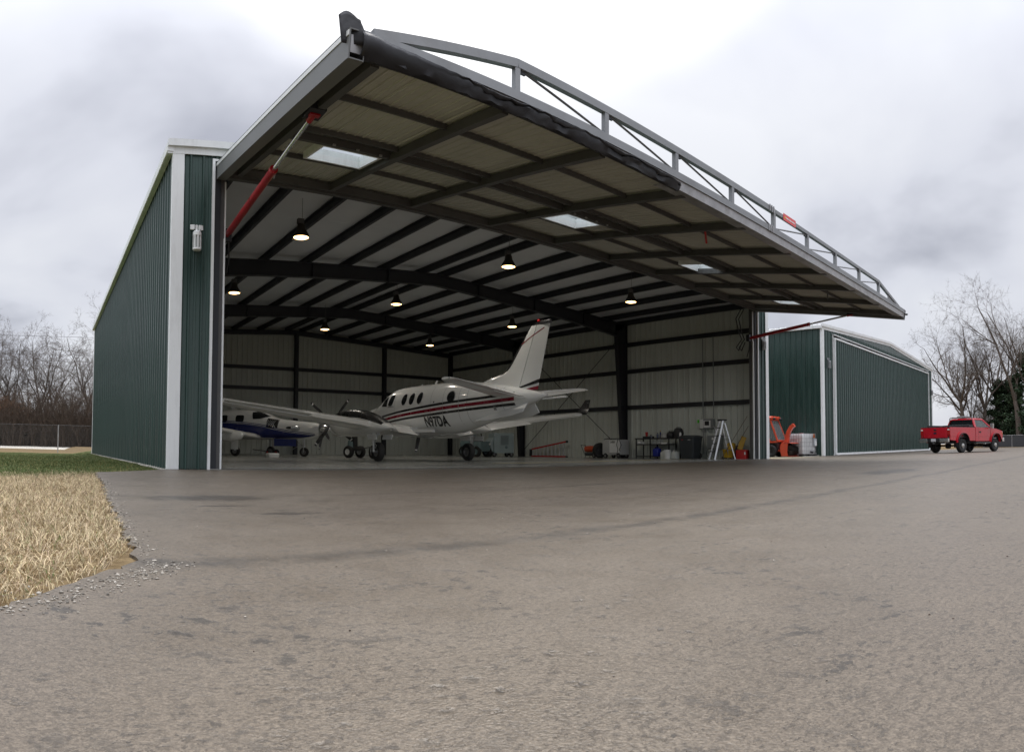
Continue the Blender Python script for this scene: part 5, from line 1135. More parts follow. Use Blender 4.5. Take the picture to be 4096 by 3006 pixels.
for k in range(12): a = k * math.pi / 6; mb.tube([V(-.05, 0, .24), V(-.02, .2 * math.cos(a), .24 + .2 * math.sin(a))], .003, 4)
obj('guard', mb, BLACKPL, t, smooth=50)
for k in range(3): a = k * 2.094; obj('blade', MB().beam(V(0, .03 * math.cos(a), .24 + .03 * math.sin(a)), V(.02, .17 * math.cos(a + .5), .24 + .17 * math.sin(a + .5)), .09, .004, (1, .4, 0)), CABG, t)
obj('stand', MB().tube([(.12, -.15, .01), (0, -.21, .24), (0, -.21, .25), (-.12, -.15, .01)], .012, 6), BLACKPL, t)
# aluminium stepladder
t = thing('aluminium_stepladder', 'open aluminium stepladder with dark steps, standing by the door jamb', 'ladder', (20.45, 1.25, Z0), R(-30)); top = 1.58
for y, k in ((-.26, 1), (.26, 1)):
    obj('rail', MB().beam((-.48, y * 1.0, 0), (-.03, y * .55, top), .025, .07, (1, 0, 0)), ALU, t); obj('rail', MB().beam((.45, y * .95, 0), (.05, y * .5, top - .12), .02, .045, (1, 0, 0)), ALU, t)
for k in range(4): f = (k + 1) / 5; obj('step', MB().box((-.48 + .45 * f, 0, top * f), (.10, .50 - .2 * f, .03)), BLACKPL, t)
for f in (.25, .55): obj('brace', MB().beam((.45 - .40 * f, -.2, (top - .12) * f), (.45 - .40 * f, .2, (top - .12) * f), .03, .02), ALU, t)
obj('spreader', MB().beam((-.2, -.2, .98), (.2, -.19, .92), .02, .012), BLACKPL, t); obj('spreader', MB().beam((-.2, .2, .98), (.2, .19, .92), .02, .012), BLACKPL, t)
obj('top_cap', rloft([(0, .26, .36, .03), (.05, .28, .38, .03), (.06, .24, .34, .03)], (0, 0, top - .03)), BLACKPL, t, smooth=35)
t = thing('mop_bucket', 'yellow mop bucket with wringer behind the stepladder', 'bucket', (21.05, 1.30, Z0), R(-80)); obj('tub', rloft([(.05, .36, .26, .04), (.10, .40, .30, .05), (.38, .48, .36, .05), (.40, .50, .38, .05)]), YEL, t, smooth=35); obj('wringer', rloft([(.38, .26, .30, .03), (.62, .30, .26, .03), (.66, .2, .2, .03)], (.1, 0, 0)), YEL, t, smooth=35)
for x in (-.16, .16):
    for y in (-.1, .1): wheel(t, V(x, y, .03), .03, .02)
t = thing('tool_box', 'bright red portable tool chest on the floor by the jamb', 'tool box', (20.98, .62, Z0), R(-85)); obj('chest', rloft([(0, .44, .34, .02), (.28, .46, .36, .03), (.30, .44, .34, .02)]), REDP, t, smooth=35); obj('lid', rloft([(.301, .47, .37, .03), (.36, .45, .35, .04), (.38, .36, .26, .04)]), REDP, t, smooth=35); obj('label_plate', MB().bx((.16, -.19, .18), (.22, -.183, .29)), PLASTW, t)
t = thing('floor_sign', 'yellow folded wet floor sign leaning above the red chest', 'sign', (21.2, .78, Z0 + .38), R(-60)); obj('leaf', MB().box((0, 0, .26), (.22, .02, .56), Matrix.Rotation(R(20), 3, 'Y')), YEL, t, bev=.01); obj('leaf', MB().box((.0, .03, .26), (.22, .02, .54), Matrix.Rotation(R(18), 3, 'Y')), YEL, t, bev=.01)
o = obj('blue_sack', rloft([(0, .30, .22, .06), (.2, .34, .24, .08), (.5, .30, .2, .06), (.56, .2, .1, .03)], (21.35, 1.05, Z0)), mat('navy_cloth', (.02, .03, .09), .9, 0, .2, 10), smooth=70); tag(o, 'navy blue sack standing behind the floor sign', 'sack')
for k, (a, b, lb) in enumerate((((20.75, 1.5, .02), (21.05, .42, 1.75), 'long wooden handled broom leaning beside the door jamb'), ((20.95, 1.25, .02), (21.1, .40, 1.35), 'shorter dark handled broom leaning beside the longer one'))):
    t = thing('broom', lb, 'broom', (0, 0, 0)); obj('handle', MB().tube([a, b], .012, 6), mat('worn_wood', (.16, .12, .08), .7, 0, .2, 8), t); obj('brush', MB().beam(Vector(a), Vector(a) + V(.25, .08, .06), .06, .06), BLACKPL, t)

# ------------------------------------------------------------------ between the hangars
TR = thing('snow_blower', 'orange cab tractor with snow blower chute and auger beside white tank', 'tractor', (26.68, 2.07, -.008), R(-85))
ORP = mat('tractor_orange', (.56, .07, .03), .35, 0, .08, 3, dirt=(.25, .07, .05, .3))
TG = glassy('tractor_glass', (.95, 1.0, 1.0), .05, .55)
wsB, wsT = [V(.30, y, .78) for y in (-.55, .55)], [V(-.10, y, 1.82) for y in (-.50, .50)]
for a, b in ((wsB[0], wsT[0]), (wsB[1], wsT[1])): obj('pillar', MB().beam(a, b, .07, .07, (1, 0, 0)), ORP, TR, bev=.01)
obj('sill', MB().beam(wsB[0] + V(0, -.03, 0), wsB[1] + V(0, .03, 0), .09, .10), ORP, TR, bev=.015); obj('header', MB().beam(wsT[0] + V(0, -.03, 0), wsT[1] + V(0, .03, 0), .09, .08), ORP, TR, bev=.015)
obj('windscreen', MB().add([wsB[0] + V(.01, 0, .04), wsB[1] + V(.01, 0, .04), wsT[1] + V(.01, 0, -.03), wsT[0] + V(.01, 0, -.03)], [(0, 1, 2, 3)]), TG, TR)
for y in (-.55, .55):
    obj('pillar', MB().beam((-1.1, y, .70), (-1.0, y * .92, 1.82), .07, .07, (1, 0, 0)), ORP, TR); obj('door_post', MB().beam((-.10, y * 1.01, .74), (-.46, y * .94, 1.82), .06, .06, (1, 0, 0)), ORP, TR); obj('door_glass', MB().add([V(.26, y, .80), V(-1.07, y, .80), V(-.98, y * .93, 1.80), V(-.10, y * .92, 1.80)], [(0, 1, 2, 3)]), TG, TR)
    obj('door_sill', MB().beam((.28, y, .74), (-1.1, y, .70), .06, .08), ORP, TR)
obj('rear_glass', MB().add([V(-1.1, -.5, .8), V(-1.1, .5, .8), V(-1.0, .47, 1.8), V(-1.0, -.47, 1.8)], [(0, 1, 2, 3)]), TG, TR)
obj('roof', rloft([(1.84, 1.15, 1.14, .08), (1.92, 1.18, 1.18, .10), (1.98, 1.08, 1.06, .10)], (-.55, 0, 0)), ORP, TR, smooth=35)
for y in (-.40, .42): obj('work_lamp', MB().lathe([(.0, .05), (.05, .05), (.06, .0), (.04, -.06), (0, -.07)], (.08, y, 1.86), 14, 'x'), BLACKPL, TR, smooth=40)
obj('chassis', rloft([(.30, 1.5, .70, .05), (.62, 1.5, .90, .08), (.72, 1.45, .98, .06)], (-.5, 0, 0)), BLACKPL, TR, smooth=35)
obj('seat', rloft([(.72, .5, .5, .06), (.95, .5, .5, .1), (1.0, .4, .4, .1)], (-.55, 0, 0)), BLACKPL, TR, smooth=35)
obj('steering_wheel', MB().tube([V(-.02 + .16 * math.cos(a) * .6, .16 * math.sin(a), 1.02 + .16 * math.cos(a) * .7) for a in np.linspace(0, 6.283, 21)], .014, 6, False), BLACKPL, TR, smooth=60)
for x, r_ in ((-.05, .30), (-1.25, .36)):
    for y in (-.52, .52): wheel(TR, V(x, y, r_), r_, .24, rim=BLACKPL)
for y in (-.3, .3): obj('lift_arm', MB().beam((.0, y, .34), (.75, y, .28), .06, .08), ORP, TR)
# blower housing: open-fronted scroll, side plates, auger flights, chute
hx = .52
for y in (-.62, .62): obj('side_plate', MB().prism([(hx, .04), (hx + .34, .04), (hx + .30, .25), (hx + .34, .64), (hx + .02, .66), (hx - .06, .40)], y - .012, y + .012), ORP, TR)
rows = [[V(hx + x, -.61, z), V(hx + x, .61, z)] for x, z in ((.55, .66), (.40, .69), (.05, .68), (-.05, .52), (-.08, .30), (0, .08), (.30, .03), (.56, .04))]
o_ = obj('scroll', MB().loft(rows, close=False), ORP, TR, smooth=30); sm = o_.modifiers.new('thick', 'SOLIDIFY'); sm.thickness = .015
obj('auger_shaft', MB().tube([(hx + .30, -.60, .30), (hx + .30, .60, .30)], .04, 12), BLACKPL, TR, smooth=40)
for s in (1, -1):
    mb = MB(); rows = []
    for k in range(49):
        a = k * math.pi / 8 * s; y = s * (.58 - .56 * k / 48); rows.append([V(hx + .30 + .05 * math.cos(a), y, .30 + .05 * math.sin(a)), V(hx + .30 + .25 * math.cos(a), y, .30 + .25 * math.sin(a))])
    mb.loft(rows, close=False); o_ = obj('auger_flight', mb, mat('worn_black_steel', (.03, .026, .024), .5, .4, .3, 8), TR); sm = o_.modifiers.new('thick', 'SOLIDIFY'); sm.thickness = .02
chp = [V(hx + .02, .05, .66), V(hx + .04, .05, .95), V(hx + .12, .05, 1.22), V(hx + .26, .05, 1.45), V(hx + .42, .05, 1.56)]; rows = []
for i, p in enumerate(chp):
    d = (chp[min(i + 1, 4)] - chp[max(i - 1, 0)]).normalized(); side = V(0, 1, 0); nrm_ = d.cross(side).normalized(); w_ = (.13, .12, .11, .10, .10)[i]
    rows.append([p - side * w_ - nrm_ * .10, p - side * w_ + nrm_ * .08, p + side * w_ + nrm_ * .08, p + side * w_ - nrm_ * .10])
o_ = obj('chute', MB().loft(rows), ORP, TR, bev=.02); obj('fan_housing', MB().lathe([(0, -.16), (.30, -.16), (.32, -.10), (.32, .05), (0, .05)], (hx - .10, .1, .42), 24, 'x'), ORP, TR, smooth=35)
# caged liquid tank on a pallet
def tank(loc, rz, label):
    T = thing('caged_tank', label, 'tank', loc, rz)
    for y in (-.46, 0, .46): obj('pallet_runner', MB().bx((-.6, y - .05, 0), (.6, y + .05, .03)), GALV, T)
    for x in (-.54, 0, .54):
        for y in (-.44, .44): obj('pallet_block', MB().bx((x - .06, y - .06, .03), (x + .06, y + .06, .11)), BLACKPL, T)
    obj('pallet_deck', MB().bx((-.6, -.5, .11), (.6, .5, .145)), GALV, T)
    lv = [(.15 + .97 * i / 9, 1.12 * (1 - .012 * (i % 2) - (.05 if i in (0, 9) else 0)), .92 * (1 - .012 * (i % 2) - (.05 if i in (0, 9) else 0)), .09) for i in range(10)]
    obj('bottle', rloft(lv), mat('tank_poly', (.70, .71, .72), .4, 0, .06, 2), T, smooth=50)
    for z in (.30, .50, .70, .90, 1.12): obj('cage_ring', MB().tube([V(x, y, z) for x, y in rrect(1.19, .99, .10) + [rrect(1.19, .99, .10)[0]]], .011, 5, False), GALV, T)
    for i in range(8):
        x = -.49 + .14 * i
        for y in (-.507, .507): obj('cage_bar', MB().tube([(x, y, .14), (x, y, 1.12)], .010, 5), GALV, T)
    for i in range(6):
        y = -.38 + .152 * i
        for x in (-.607, .607): obj('cage_bar', MB().tube([(x, y, .14), (x, y, 1.12)], .010, 5), GALV, T)
    obj('screw_cap', MB().lathe([(.12, 1.11), (.12, 1.15), (0, 1.16)], n=18), REDP, T, smooth=40)
    return T
T1 = tank((27.72, 1.18, -.008), R(-8), 'white caged liquid tank on a pallet beside the closed hangar corner')
obj('label_plate', MB().bx((.28, -.525, .55), (.58, -.515, .88)), mat('plate_grey', (.45, .47, .5), .5, 0, .1), T1); obj('label_plate', MB().bx((.40, -.532, .52), (.56, -.5255, .76)), PLASTW, T1); obj('rag', rloft([(0, .12, .08, .03), (.12, .10, .06, .03), (.2, .04, .04, .015)], (.30, -.53, .92)), mat('rust_orange_cloth', (.35, .10, .03), .9, 0, .2, 12), T1, smooth=60); obj('valve', MB().tube([(.1, -.46, .22), (.1, -.60, .20)], .05, 12), BLACKPL, T1, smooth=40)
tank((23.35, 1.9, -.008), R(3), 'white caged liquid tank mostly hidden behind the open hangar corner')
o = obj('concrete_block', MB().bx((22.75, .55, -.01), (23.0, .95, .19)), CONC, bev=.015); tag(o, 'grey concrete block at the foot of the hangar corner', 'block')
# ------------------------------------------------------------------ pickup truck
TK = thing('pickup_truck', 'red long-bed pickup with black headache rack parked before the closed hangar', 'truck', (34.48, -4.68, 0), R(-22.3))
TRED = mat('truck_red', (.47, .008, .020), .25, 0, .05, 2, coat=.6, dirt=(.16, .02, .02, .2)); CHR = mat('bumper_chrome', (.55, .54, .52), .22, .85, .1, 5); TGL = glassy('truck_glass', (.62, .74, .72), .04, .5)
def arch(cx, r, z0, n=14, a0=180, a1=0): return [(cx + r * math.cos(R(a0 + (a1 - a0) * i / n)), z0 + r * math.sin(R(a0 + (a1 - a0) * i / n))) for i in range(n + 1)]
ZR = .44; ZL = .66
for s in (1, -1):
    ya, yb = sorted((s * .93, s * 1.005))
    obj('bed_side', MB().prism([(-1.20, ZL + .06)] + [(-.53, ZL)] + arch(0, .53, ZR + .13) + [(.53, ZL)] + [(1.29, ZL), (1.29, 1.36), (1.27, 1.41), (-1.18, 1.41), (-1.20, 1.38)], ya, yb), TRED, TK, bev=.012)
    obj('fender_flare', MB().loft([[V(x, s * 1.0, z), V(x, s * 1.055, z), V(cx2, s * 1.05, z2), V(cx2, s * .99, z2)] for (x, z), (cx2, z2) in zip(arch(0, .53, ZR + .13, 20), arch(0, .64, ZR + .13, 20))]), TRED, TK, smooth=60)
    obj('rail_cap', MB().bx((-1.2, min(s * .90, s * 1.0), 1.411), (1.27, max(s * .90, s * 1.0), 1.435)), BLACKPL, TK, bev=.006)
    obj('cab_side', MB().prism([(1.33, ZL - .04), (2.82, ZL - .04), (2.92, ZL + .04), (2.96, 1.34), (2.92, 1.42), (1.33, 1.42)], ya, yb), TRED, TK, bev=.015)
    obj('door_seam', MB().bx((1.62, min(s * 1.004, s * 1.008), ZL), (1.628, max(s * 1.004, s * 1.008), 1.41)), BLACKP, TK)
    obj('body_crease', MB().bx((1.35, min(s * 1.0, s * 1.015), .90), (2.9, max(s * 1.0, s * 1.015), .935)), TRED, TK, bev=.006); obj('body_crease', MB().bx((-1.18, min(s * 1.0, s * 1.015), .92), (-.66, max(s * 1.0, s * 1.015), .955)), TRED, TK, bev=.006)
    obj('door_handle', MB().bx((1.70, min(s * 1.0, s * 1.035), 1.12), (1.88, max(s * 1.0, s * 1.035), 1.20)), BLACKPL, TK, bev=.012)
    obj('front_fender', MB().prism([(2.97, ZL + .04)] + arch(3.48, .51, ZR + .13) + [(4.02, ZL + .02), (4.30, ZL + .06), (4.36, 1.0), (4.28, 1.22), (3.6, 1.36), (2.97, 1.40)], ya, yb), TRED, TK, bev=.015)
    obj('fender_flare', MB().loft([[V(x, s * 1.0, z), V(x, s * 1.055, z), V(cx2, s * 1.05, z2), V(cx2, s * .99, z2)] for (x, z), (cx2, z2) in zip(arch(3.48, .51, ZR + .13, 20), arch(3.48, .62, ZR + .13, 20))]), TRED, TK, smooth=60)
    obj('running_board', MB().bx((1.3, min(s * .88, s * 1.08), .50), (2.85, max(s * .88, s * 1.08), .56)), DGREY, TK, bev=.015)
    obj('tail_lamp', MB().bx((-1.235, min(s * .82, s * 1.0), .98), (-1.17, max(s * .82, s * 1.0), 1.36)), mat('red_lamp', (.35, .01, .01), .2, 0, 0), TK, bev=.01); obj('reverse_lamp', MB().bx((-1.24, min(s * .84, s * .98), 1.24), (-1.19, max(s * .84, s * .98), 1.32)), mat('clear_lamp', (.7, .68, .66), .2, 0, 0), TK)
    obj('mirror', rloft([(0, .10, .22, .04), (.30, .10, .24, .04)], (2.80, s * 1.20, 1.36)), CHR if s < 0 else CHR, TK, smooth=35); obj('mirror_arm', MB().tube([(2.82, s * .98, 1.40), (2.80, s * 1.14, 1.44)], .02, 6), BLACKPL, TK)
    obj('head_lamp', MB().bx((4.30, min(s * .70, s * .98), 1.0), (4.38, max(s * .70, s * .98), 1.20)), mat('clear_lamp', (.7, .68, .66), .2, 0, 0), TK, bev=.01); obj('side_marker', MB().bx((4.22, min(s * 1.0, s * 1.012), 1.02), (4.30, max(s * 1.0, s * 1.012), 1.14)), mat('amber_lamp', (.6, .16, .02), .2, 0, 0), TK)
    mb = MB(); mb.tube([(1.30, s * .80, 1.43), (1.30, s * .78, 1.98), (1.34, s * .72, 2.02)], .022, 8); obj('rack_post', mb, BLACKPL, TK, smooth=40)
    obj('mud_flap', MB().bx((-.56, min(s * .78, s * 1.0), .30), (-.54, max(s * .78, s * 1.0), .62)), BLACKPL, TK)
    for x in (0, 3.48): wheel(TK, V(x, s * .885, .40), .40, .27, rim=mat('wheel_rim_dark', (.07, .07, .07), .5, .3, .1), hubr=.52); obj('hub_cap', MB().lathe([(.14, -.02), (.12, .03), (.0, .05)] if s > 0 else [(.14, .02), (.12, -.03), (0, -.05)], (x, s * .99, .40), 18, 'y'), CHR, TK, smooth=50)
    for x in (0, 3.48): obj('wheel_well', MB().lathe([(.52, -.30), (.52, .05)], (x, s * .84, ZR + .13), 20, 'y', 0, math.pi), BLACKPL, TK)
obj('bed_floor', MB().bx((-1.18, -.93, .86), (1.29, .93, .90)), DGREY, TK); obj('bed_front', MB().bx((1.25, -.93, .70), (1.30, .93, 1.40)), TRED, TK)
obj('tailgate', MB().bx((-1.235, -.815, .82), (-1.17, .815, 1.41)), TRED, TK, bev=.02); obj('tailgate_cap', MB().bx((-1.235, -.82, 1.411), (-1.165, .82, 1.435)), BLACKPL, TK, bev=.006)
obj('tailgate_handle', rloft([(0, .18, .09, .03), (.012, .17, .08, .03)]), BLACKPL, TK, mtx=Matrix.Translation((-1.237, 0, 1.28)) @ Matrix.Rotation(R(-90), 4, 'Y') @ Matrix.Rotation(R(90), 4, 'Z'))
obj('tailgate_emblem', MB().loft([[V(-1.237 - k, .115 * math.cos(a), 1.10 + .05 * math.sin(a)) for a in np.linspace(0, 2 * math.pi, 20, endpoint=False)] for k in (0, .012)]), mat('emblem_dark', (.02, .025, .05), .3, .2, 0), TK)
for s in (1, -1): obj('bumper', MB().bx((-1.42, min(s * .42, s * 1.0), .60), (-1.27, max(s * .42, s * 1.0), .80)), CHR, TK, bev=.025)
obj('bumper_step', MB().bx((-1.40, -.419, .62), (-1.25, .419, .80)), BLACKPL, TK, bev=.015); obj('bumper_top', MB().bx((-1.41, -.98, .802), (-1.25, .98, .825)), BLACKPL, TK)
obj('number_plate', MB().bx((-1.408, -.16, .64), (-1.401, .16, .80)), mat('plate_white', (.55, .56, .58), .4, 0, .1, 20), TK)
obj('hitch', MB().bx((-1.40, -.05, .50), (-.9, .05, .60)), DGREY, TK); obj('frame', MB().bx((-1.2, -.42, .52), (4.2, .42, .66)), BLACKPL, TK); obj('rear_axle', MB().tube([(0, -.85, .40), (0, -.12, .40), (0, -.1, .40), (0, .1, .40), (0, .12, .40), (0, .85, .40)], [.05, .05, .17, .17, .05, .05], 12), BLACKPL, TK, smooth=40); obj('front_axle', MB().tube([(3.48, -.85, .40), (3.48, .85, .40)], .06, 10), BLACKPL, TK); obj('tailpipe', MB().tube([(-.6, -.55, .55), (-1.0, -.62, .56), (-1.25, -.70, .54)], .045, 12), CHR, TK, smooth=40)
def cring(x0, x1, hw, z, r): return [V((x0 + x1) / 2 + x, y, z) for x, y in rrect(x1 - x0, 2 * hw, r)]
obj('cab_shell', MB().bx((1.33, -.93, .62), (2.95, .93, 1.41)), TRED, TK)
# greenhouse: pillars and roof, glass between them
lo_ = [V(1.34, -.96, 1.42), V(3.02, -.96, 1.42), V(3.02, .96, 1.42), V(1.34, .96, 1.42)]; hi_ = [V(1.42, -.76, 1.90), V(2.34, -.76, 1.90), V(2.34, .76, 1.90), V(1.42, .76, 1.90)]
for k, (a, b) in enumerate(zip(lo_, hi_)): obj('pillar', MB().beam(a, b, .10 if k in (1, 2) else .20, .07, (0, 1, 0)), TRED, TK, bev=.015)
obj('roof', rloft([(1.87, 1.06, 1.62, .10), (1.93, 1.02, 1.58, .14), (1.965, .84, 1.36, .14)], (1.88, 0, 0)), TRED, TK, smooth=40)
for k, (n_, i, j) in enumerate((('side_window', 0, 1), ('windscreen', 1, 2), ('side_window', 2, 3), ('rear_window', 3, 0))):
    obj(n_, MB().add([lo_[i].lerp(hi_[i], .02), lo_[j].lerp(hi_[j], .02), hi_[j], hi_[i]], [(0, 1, 2, 3)]), GLASSD if n_ == 'rear_window' else TGL, TK)
obj('seat', rloft([(.9, .25, 1.5, .06), (1.55, .22, 1.45, .08), (1.62, .15, 1.3, .06)], (1.62, 0, 0)), mat('seat_grey', (.10, .10, .10), .8, 0, .1), TK, smooth=40)
for y in (-.45, .45): obj('headrest', rloft([(1.60, .10, .28, .04), (1.76, .10, .26, .04)], (1.64, y, 0)), MATS['seat_grey'], TK, smooth=40)
obj('bonnet', MB().loft([[V(x, y, z - .06 * (abs(y) / .93) ** 3) for y in np.linspace(-.93, .93, 11)] + [V(x, .93, zb_), V(x, -.93, zb_)] for x, z, zb_ in ((2.97, 1.43, 1.0), (3.5, 1.41, 1.0), (4.0, 1.34, 1.0), (4.28, 1.25, .95))]), TRED, TK, smooth=40)
obj('front_bumper', MB().bx((4.32, -1.0, .58), (4.55, 1.0, .82)), CHR, TK, bev=.03); obj('grille', MB().bx((4.29, -.68, .84), (4.36, .68, 1.22)), CHR, TK, bev=.02)
mb = MB()
obj('plow_mount', MB().tube([(4.45, -.4, .35), (4.60, -.4, .5), (4.62, -.4, 1.35)], .03, 8), CHR, TK, smooth=40); obj('plow_mount', MB().tube([(4.45, .4, .35), (4.60, .4, .5), (4.62, .4, 1.35)], .03, 8), CHR, TK, smooth=40); obj('plow_frame', MB().bx((4.40, -.5, .28), (4.62, .5, .44)), BLACKPL, TK)
# headache rack, light bar, tool boxes
for z in (1.50, 1.98): obj('rack_rail', MB().tube([(1.30, -.78, z), (1.30, .78, z)], .022, 8), BLACKPL, TK, smooth=40)
for y in (-.39, 0, .39): obj('rack_bar', MB().tube([(1.31, y, 1.98), (1.42, y * .9, 2.04), (1.70, y * .9, 2.06)], .016, 6), BLACKPL, TK, smooth=40)
obj('rack_rail', MB().tube([(1.40, -.72, 2.03), (1.40, .72, 2.03)], .018, 8), BLACKPL, TK, smooth=40); obj('light_bar', rloft([(2.05, .20, .62, .04), (2.11, .18, .60, .04)], (1.62, .12, 0)), GREY, TK, smooth=35)
obj('tool_box', MB().bx((.78, -.92, 1.437), (1.22, .92, 1.57)), BLACKPL, TK, bev=.015)
for s in (1, -1): obj('side_box', MB().bx((-.75, min(s * .72, s * .93), 1.437), (.77, max(s * .72, s * .93), 1.55)), BLACKPL, TK, bev=.012) if s > 0 else None
# ------------------------------------------------------------------ trees, brush, fences, wires
class Tubes:
    def __init__(s): s.seg = []
    def mesh(s, name, m):
        V_, F_ = [], []; o = 0
        for n, lo, hi in ((6, .06, 9), (4, .02, .06), (3, 0, .02)):
            sg = [(a, b, r0, r1) for a, b, r0, r1 in s.seg if lo <= r0 < hi]
            if not sg: continue
            A = np.array([x[0] for x in sg]); B = np.array([x[1] for x in sg]); r0 = np.array([x[2] for x in sg]); r1 = np.array([x[3] for x in sg])
            d = B - A; d /= np.linalg.norm(d, axis=1, keepdims=True) + 1e-9; ref = np.where(np.abs(d[:, 2:3]) > .9, np.array([[1., 0, 0]]), np.array([[0, 0, 1.]])); u = np.cross(d, ref); u /= np.linalg.norm(u, axis=1, keepdims=True); w = np.cross(d, u)
            ang = np.arange(n) * 2 * np.pi / n; dirs = u[:, None] * np.cos(ang)[None, :, None] + w[:, None] * np.sin(ang)[None, :, None]
            ra = A[:, None] + dirs * r0[:, None, None]; rb = B[:, None] + dirs * r1[:, None, None]
            V_.append(np.concatenate([ra, rb], 1).reshape(-1, 3)); k = np.arange(len(sg))[:, None, None] * 2 * n; j = np.arange(n); q = np.stack([j, (j + 1) % n, (j + 1) % n + n, j + n], 1)[None]
            F_.append((k + q).reshape(-1, 4) + o); o += len(sg) * 2 * n
        Vv = np.concatenate(V_); Ff = np.concatenate(F_); me = bpy.data.meshes.new(name)
        me.vertices.add(len(Vv)); me.vertices.foreach_set('co', Vv.astype(np.float32).ravel()); me.loops.add(Ff.size); me.loops.foreach_set('vertex_index', Ff.astype(np.int32).ravel()); me.polygons.add(len(Ff)); me.polygons.foreach_set('loop_start', np.arange(0, Ff.size, 4, dtype=np.int32)); me.update(calc_edges=True); me.polygons.foreach_set('use_smooth', [True] * len(me.polygons)); me.materials.append(m); return me
def grow(seed, h, r, fork=3, spread=.5, lean=(0, 0), twig=1.6, low=.25):
    q = random.Random(seed); trunk = Tubes(); crown = Tubes()
    def rv(k): return Vector((q.gauss(0, k), q.gauss(0, k), q.gauss(0, k)))
    def branch(p, d, L, r0, lvl, T):
        n = (5, 5, 4, 3, 2)[min(lvl, 4)]; seg = L / n; rr = r0
        for i in range(n):
            d = (d + rv((.07, .13, .18, .22, .25)[min(lvl, 4)]) + Vector((0, 0, (.05, .07, .05, .02, .0)[min(lvl, 4)]))).normalized()
            np_ = p + d * seg; r1 = r0 * (1 - (.45 if lvl == 0 else .72) * (i + 1) / n); T.seg.append((tuple(p), tuple(np_), rr, r1)); p, rr = np_, r1
            if lvl < 4:
                k = {0: 0 if i < n * low else q.choice((0, 1)), 1: q.choice((1, 1, 2)), 2: q.choice((1, 2, 2)), 3: q.choice((1, 2, 2, 3))}[lvl]
                for _ in range(int(round(k * (twig if lvl >= 2 else 1)))):
                    a = q.uniform(0, 6.283); sd = d.orthogonal().normalized(); sd = (sd * math.cos(a) + d.cross(sd) * math.sin(a)); an = q.uniform(.45, .95)
                    nd = (d * math.cos(an) + sd * math.sin(an)).normalized(); branch(p, nd, L * q.uniform(.35, .6) * (1.0 - .35 * i / n), max(.007, rr * q.uniform(.45, .65)), lvl + 1, crown)
        return p, d, rr
    hl = h * q.uniform(.26, .36)
    p, d, rr = branch(Vector((0, 0, -.1)), Vector((lean[0], lean[1], 1)).normalized(), hl, r, 0, trunk)
    for k in range(fork):
        a = 6.283 * k / fork + q.uniform(-.5, .5); sp_ = spread * q.uniform(.6, 1.25); nd = Vector((math.cos(a) * sp_, math.sin(a) * sp_, 1)).normalized(); branch(p, nd, (h - hl) * q.uniform(.62, .9), rr * q.uniform(.62, .85), 1, trunk)
    return trunk, crown
BARK = mat('grey_brown_bark', (.11, .092, .078), .95, 0, .3, 6, .5, 30, spec=.1); TWIG = mat('twig_grey', (.125, .105, .092), .95, 0, .2, 3, spec=.1); TWIGB = mat('brown_twig', (.092, .070, .055), .95, 0, .25, 3, spec=.1)
TREES = {}
def bare_tree(name, seed, h, r, loc, rz, label, group, **k):
    key = (seed, h, r)
    if key not in TREES: a, b = grow(seed, h, r, **k); TREES[key] = (a.mesh('trunk', BARK), b.mesh('crown', TWIG))
    t = thing(name, label, 'tree', loc, rz, group); obj('trunk', TREES[key][0], None, t); obj('crown', TREES[key][1], None, t); return t
def at(px, D, z=0.0):
    th_ = YAW + (px - 2048) / FPX; return V(CAM.x + D * math.sin(th_), CAM.y + D * math.cos(th_), z)
qt = random.Random(21)
lg_ = 'bare trees beyond the gravel road'; ll = 'bare grey deciduous tree rising from the brush beyond the gravel road'
for i, (px, D, h, sd, rz) in enumerate(((-60, 76, 15.5, 31, .3), (15, 80, 14.5, 32, 1.0), (48, 78, 13.5, 33, 2.2), (118, 74, 11, 31, 3.0), (160, 77, 13.0, 32, 4.1), (182, 73, 13.5, 34, .2), (200, 79, 14.0, 33, 5.0), (255, 82, 10, 31, 1.4), (290, 80, 10.5, 32, 2.9), (330, 74, 15.0, 34, 3.4), (372, 84, 12.5, 33, .8), (420, 82, 13, 31, 2.0), (-150, 78, 14, 34, 1.1), (-260, 80, 14, 32, 2.5))):
    base = {31: (14, .20, dict(fork=4, spread=.45)), 32: (14, .24, dict(fork=3, spread=.40)), 33: (14, .22, dict(fork=5, spread=.6)), 34: (15, .26, dict(fork=3, spread=.35))}[sd]
    t = bare_tree('bare_tree', sd, base[0], base[1], at(px, D, -.15), rz, ll, lg_, **base[2]); s_ = h / base[0]; t.scale = (s_, s_, s_)
# one reddish oak still holding its leaves
def leaf_cloud(n, c, rad, size, tint, seed, squash=.8):
    q = np.random.default_rng(seed); k = max(6, n // 160); cc_ = q.normal(0, .45, (k, 3)) * rad; ci = q.integers(0, k, n); p = cc_[ci] + q.normal(0, .20, (n, 3)) * rad; p[:, 2] *= squash; p += np.array(c); d = q.normal(0, 1, (n, 3)); d /= np.linalg.norm(d, axis=1, keepdims=True); e_ = np.cross(d, q.normal(0, 1, (n, 3))); e_ /= np.linalg.norm(e_, axis=1, keepdims=True); s_ = q.uniform(.6, 1.3, (n, 1)) * size
    v = np.stack([p - d * s_, p + e_ * s_ * .5, p + d * s_, p - e_ * s_ * .5], 1).reshape(-1, 3); t = np.array([tint]) * q.uniform(.55, 1.4, (n, 1)); return v, np.arange(n * 4).reshape(-1, 4), np.repeat(t, 4, 0)
LEAF = attr_mat('dry_leaf', .9)
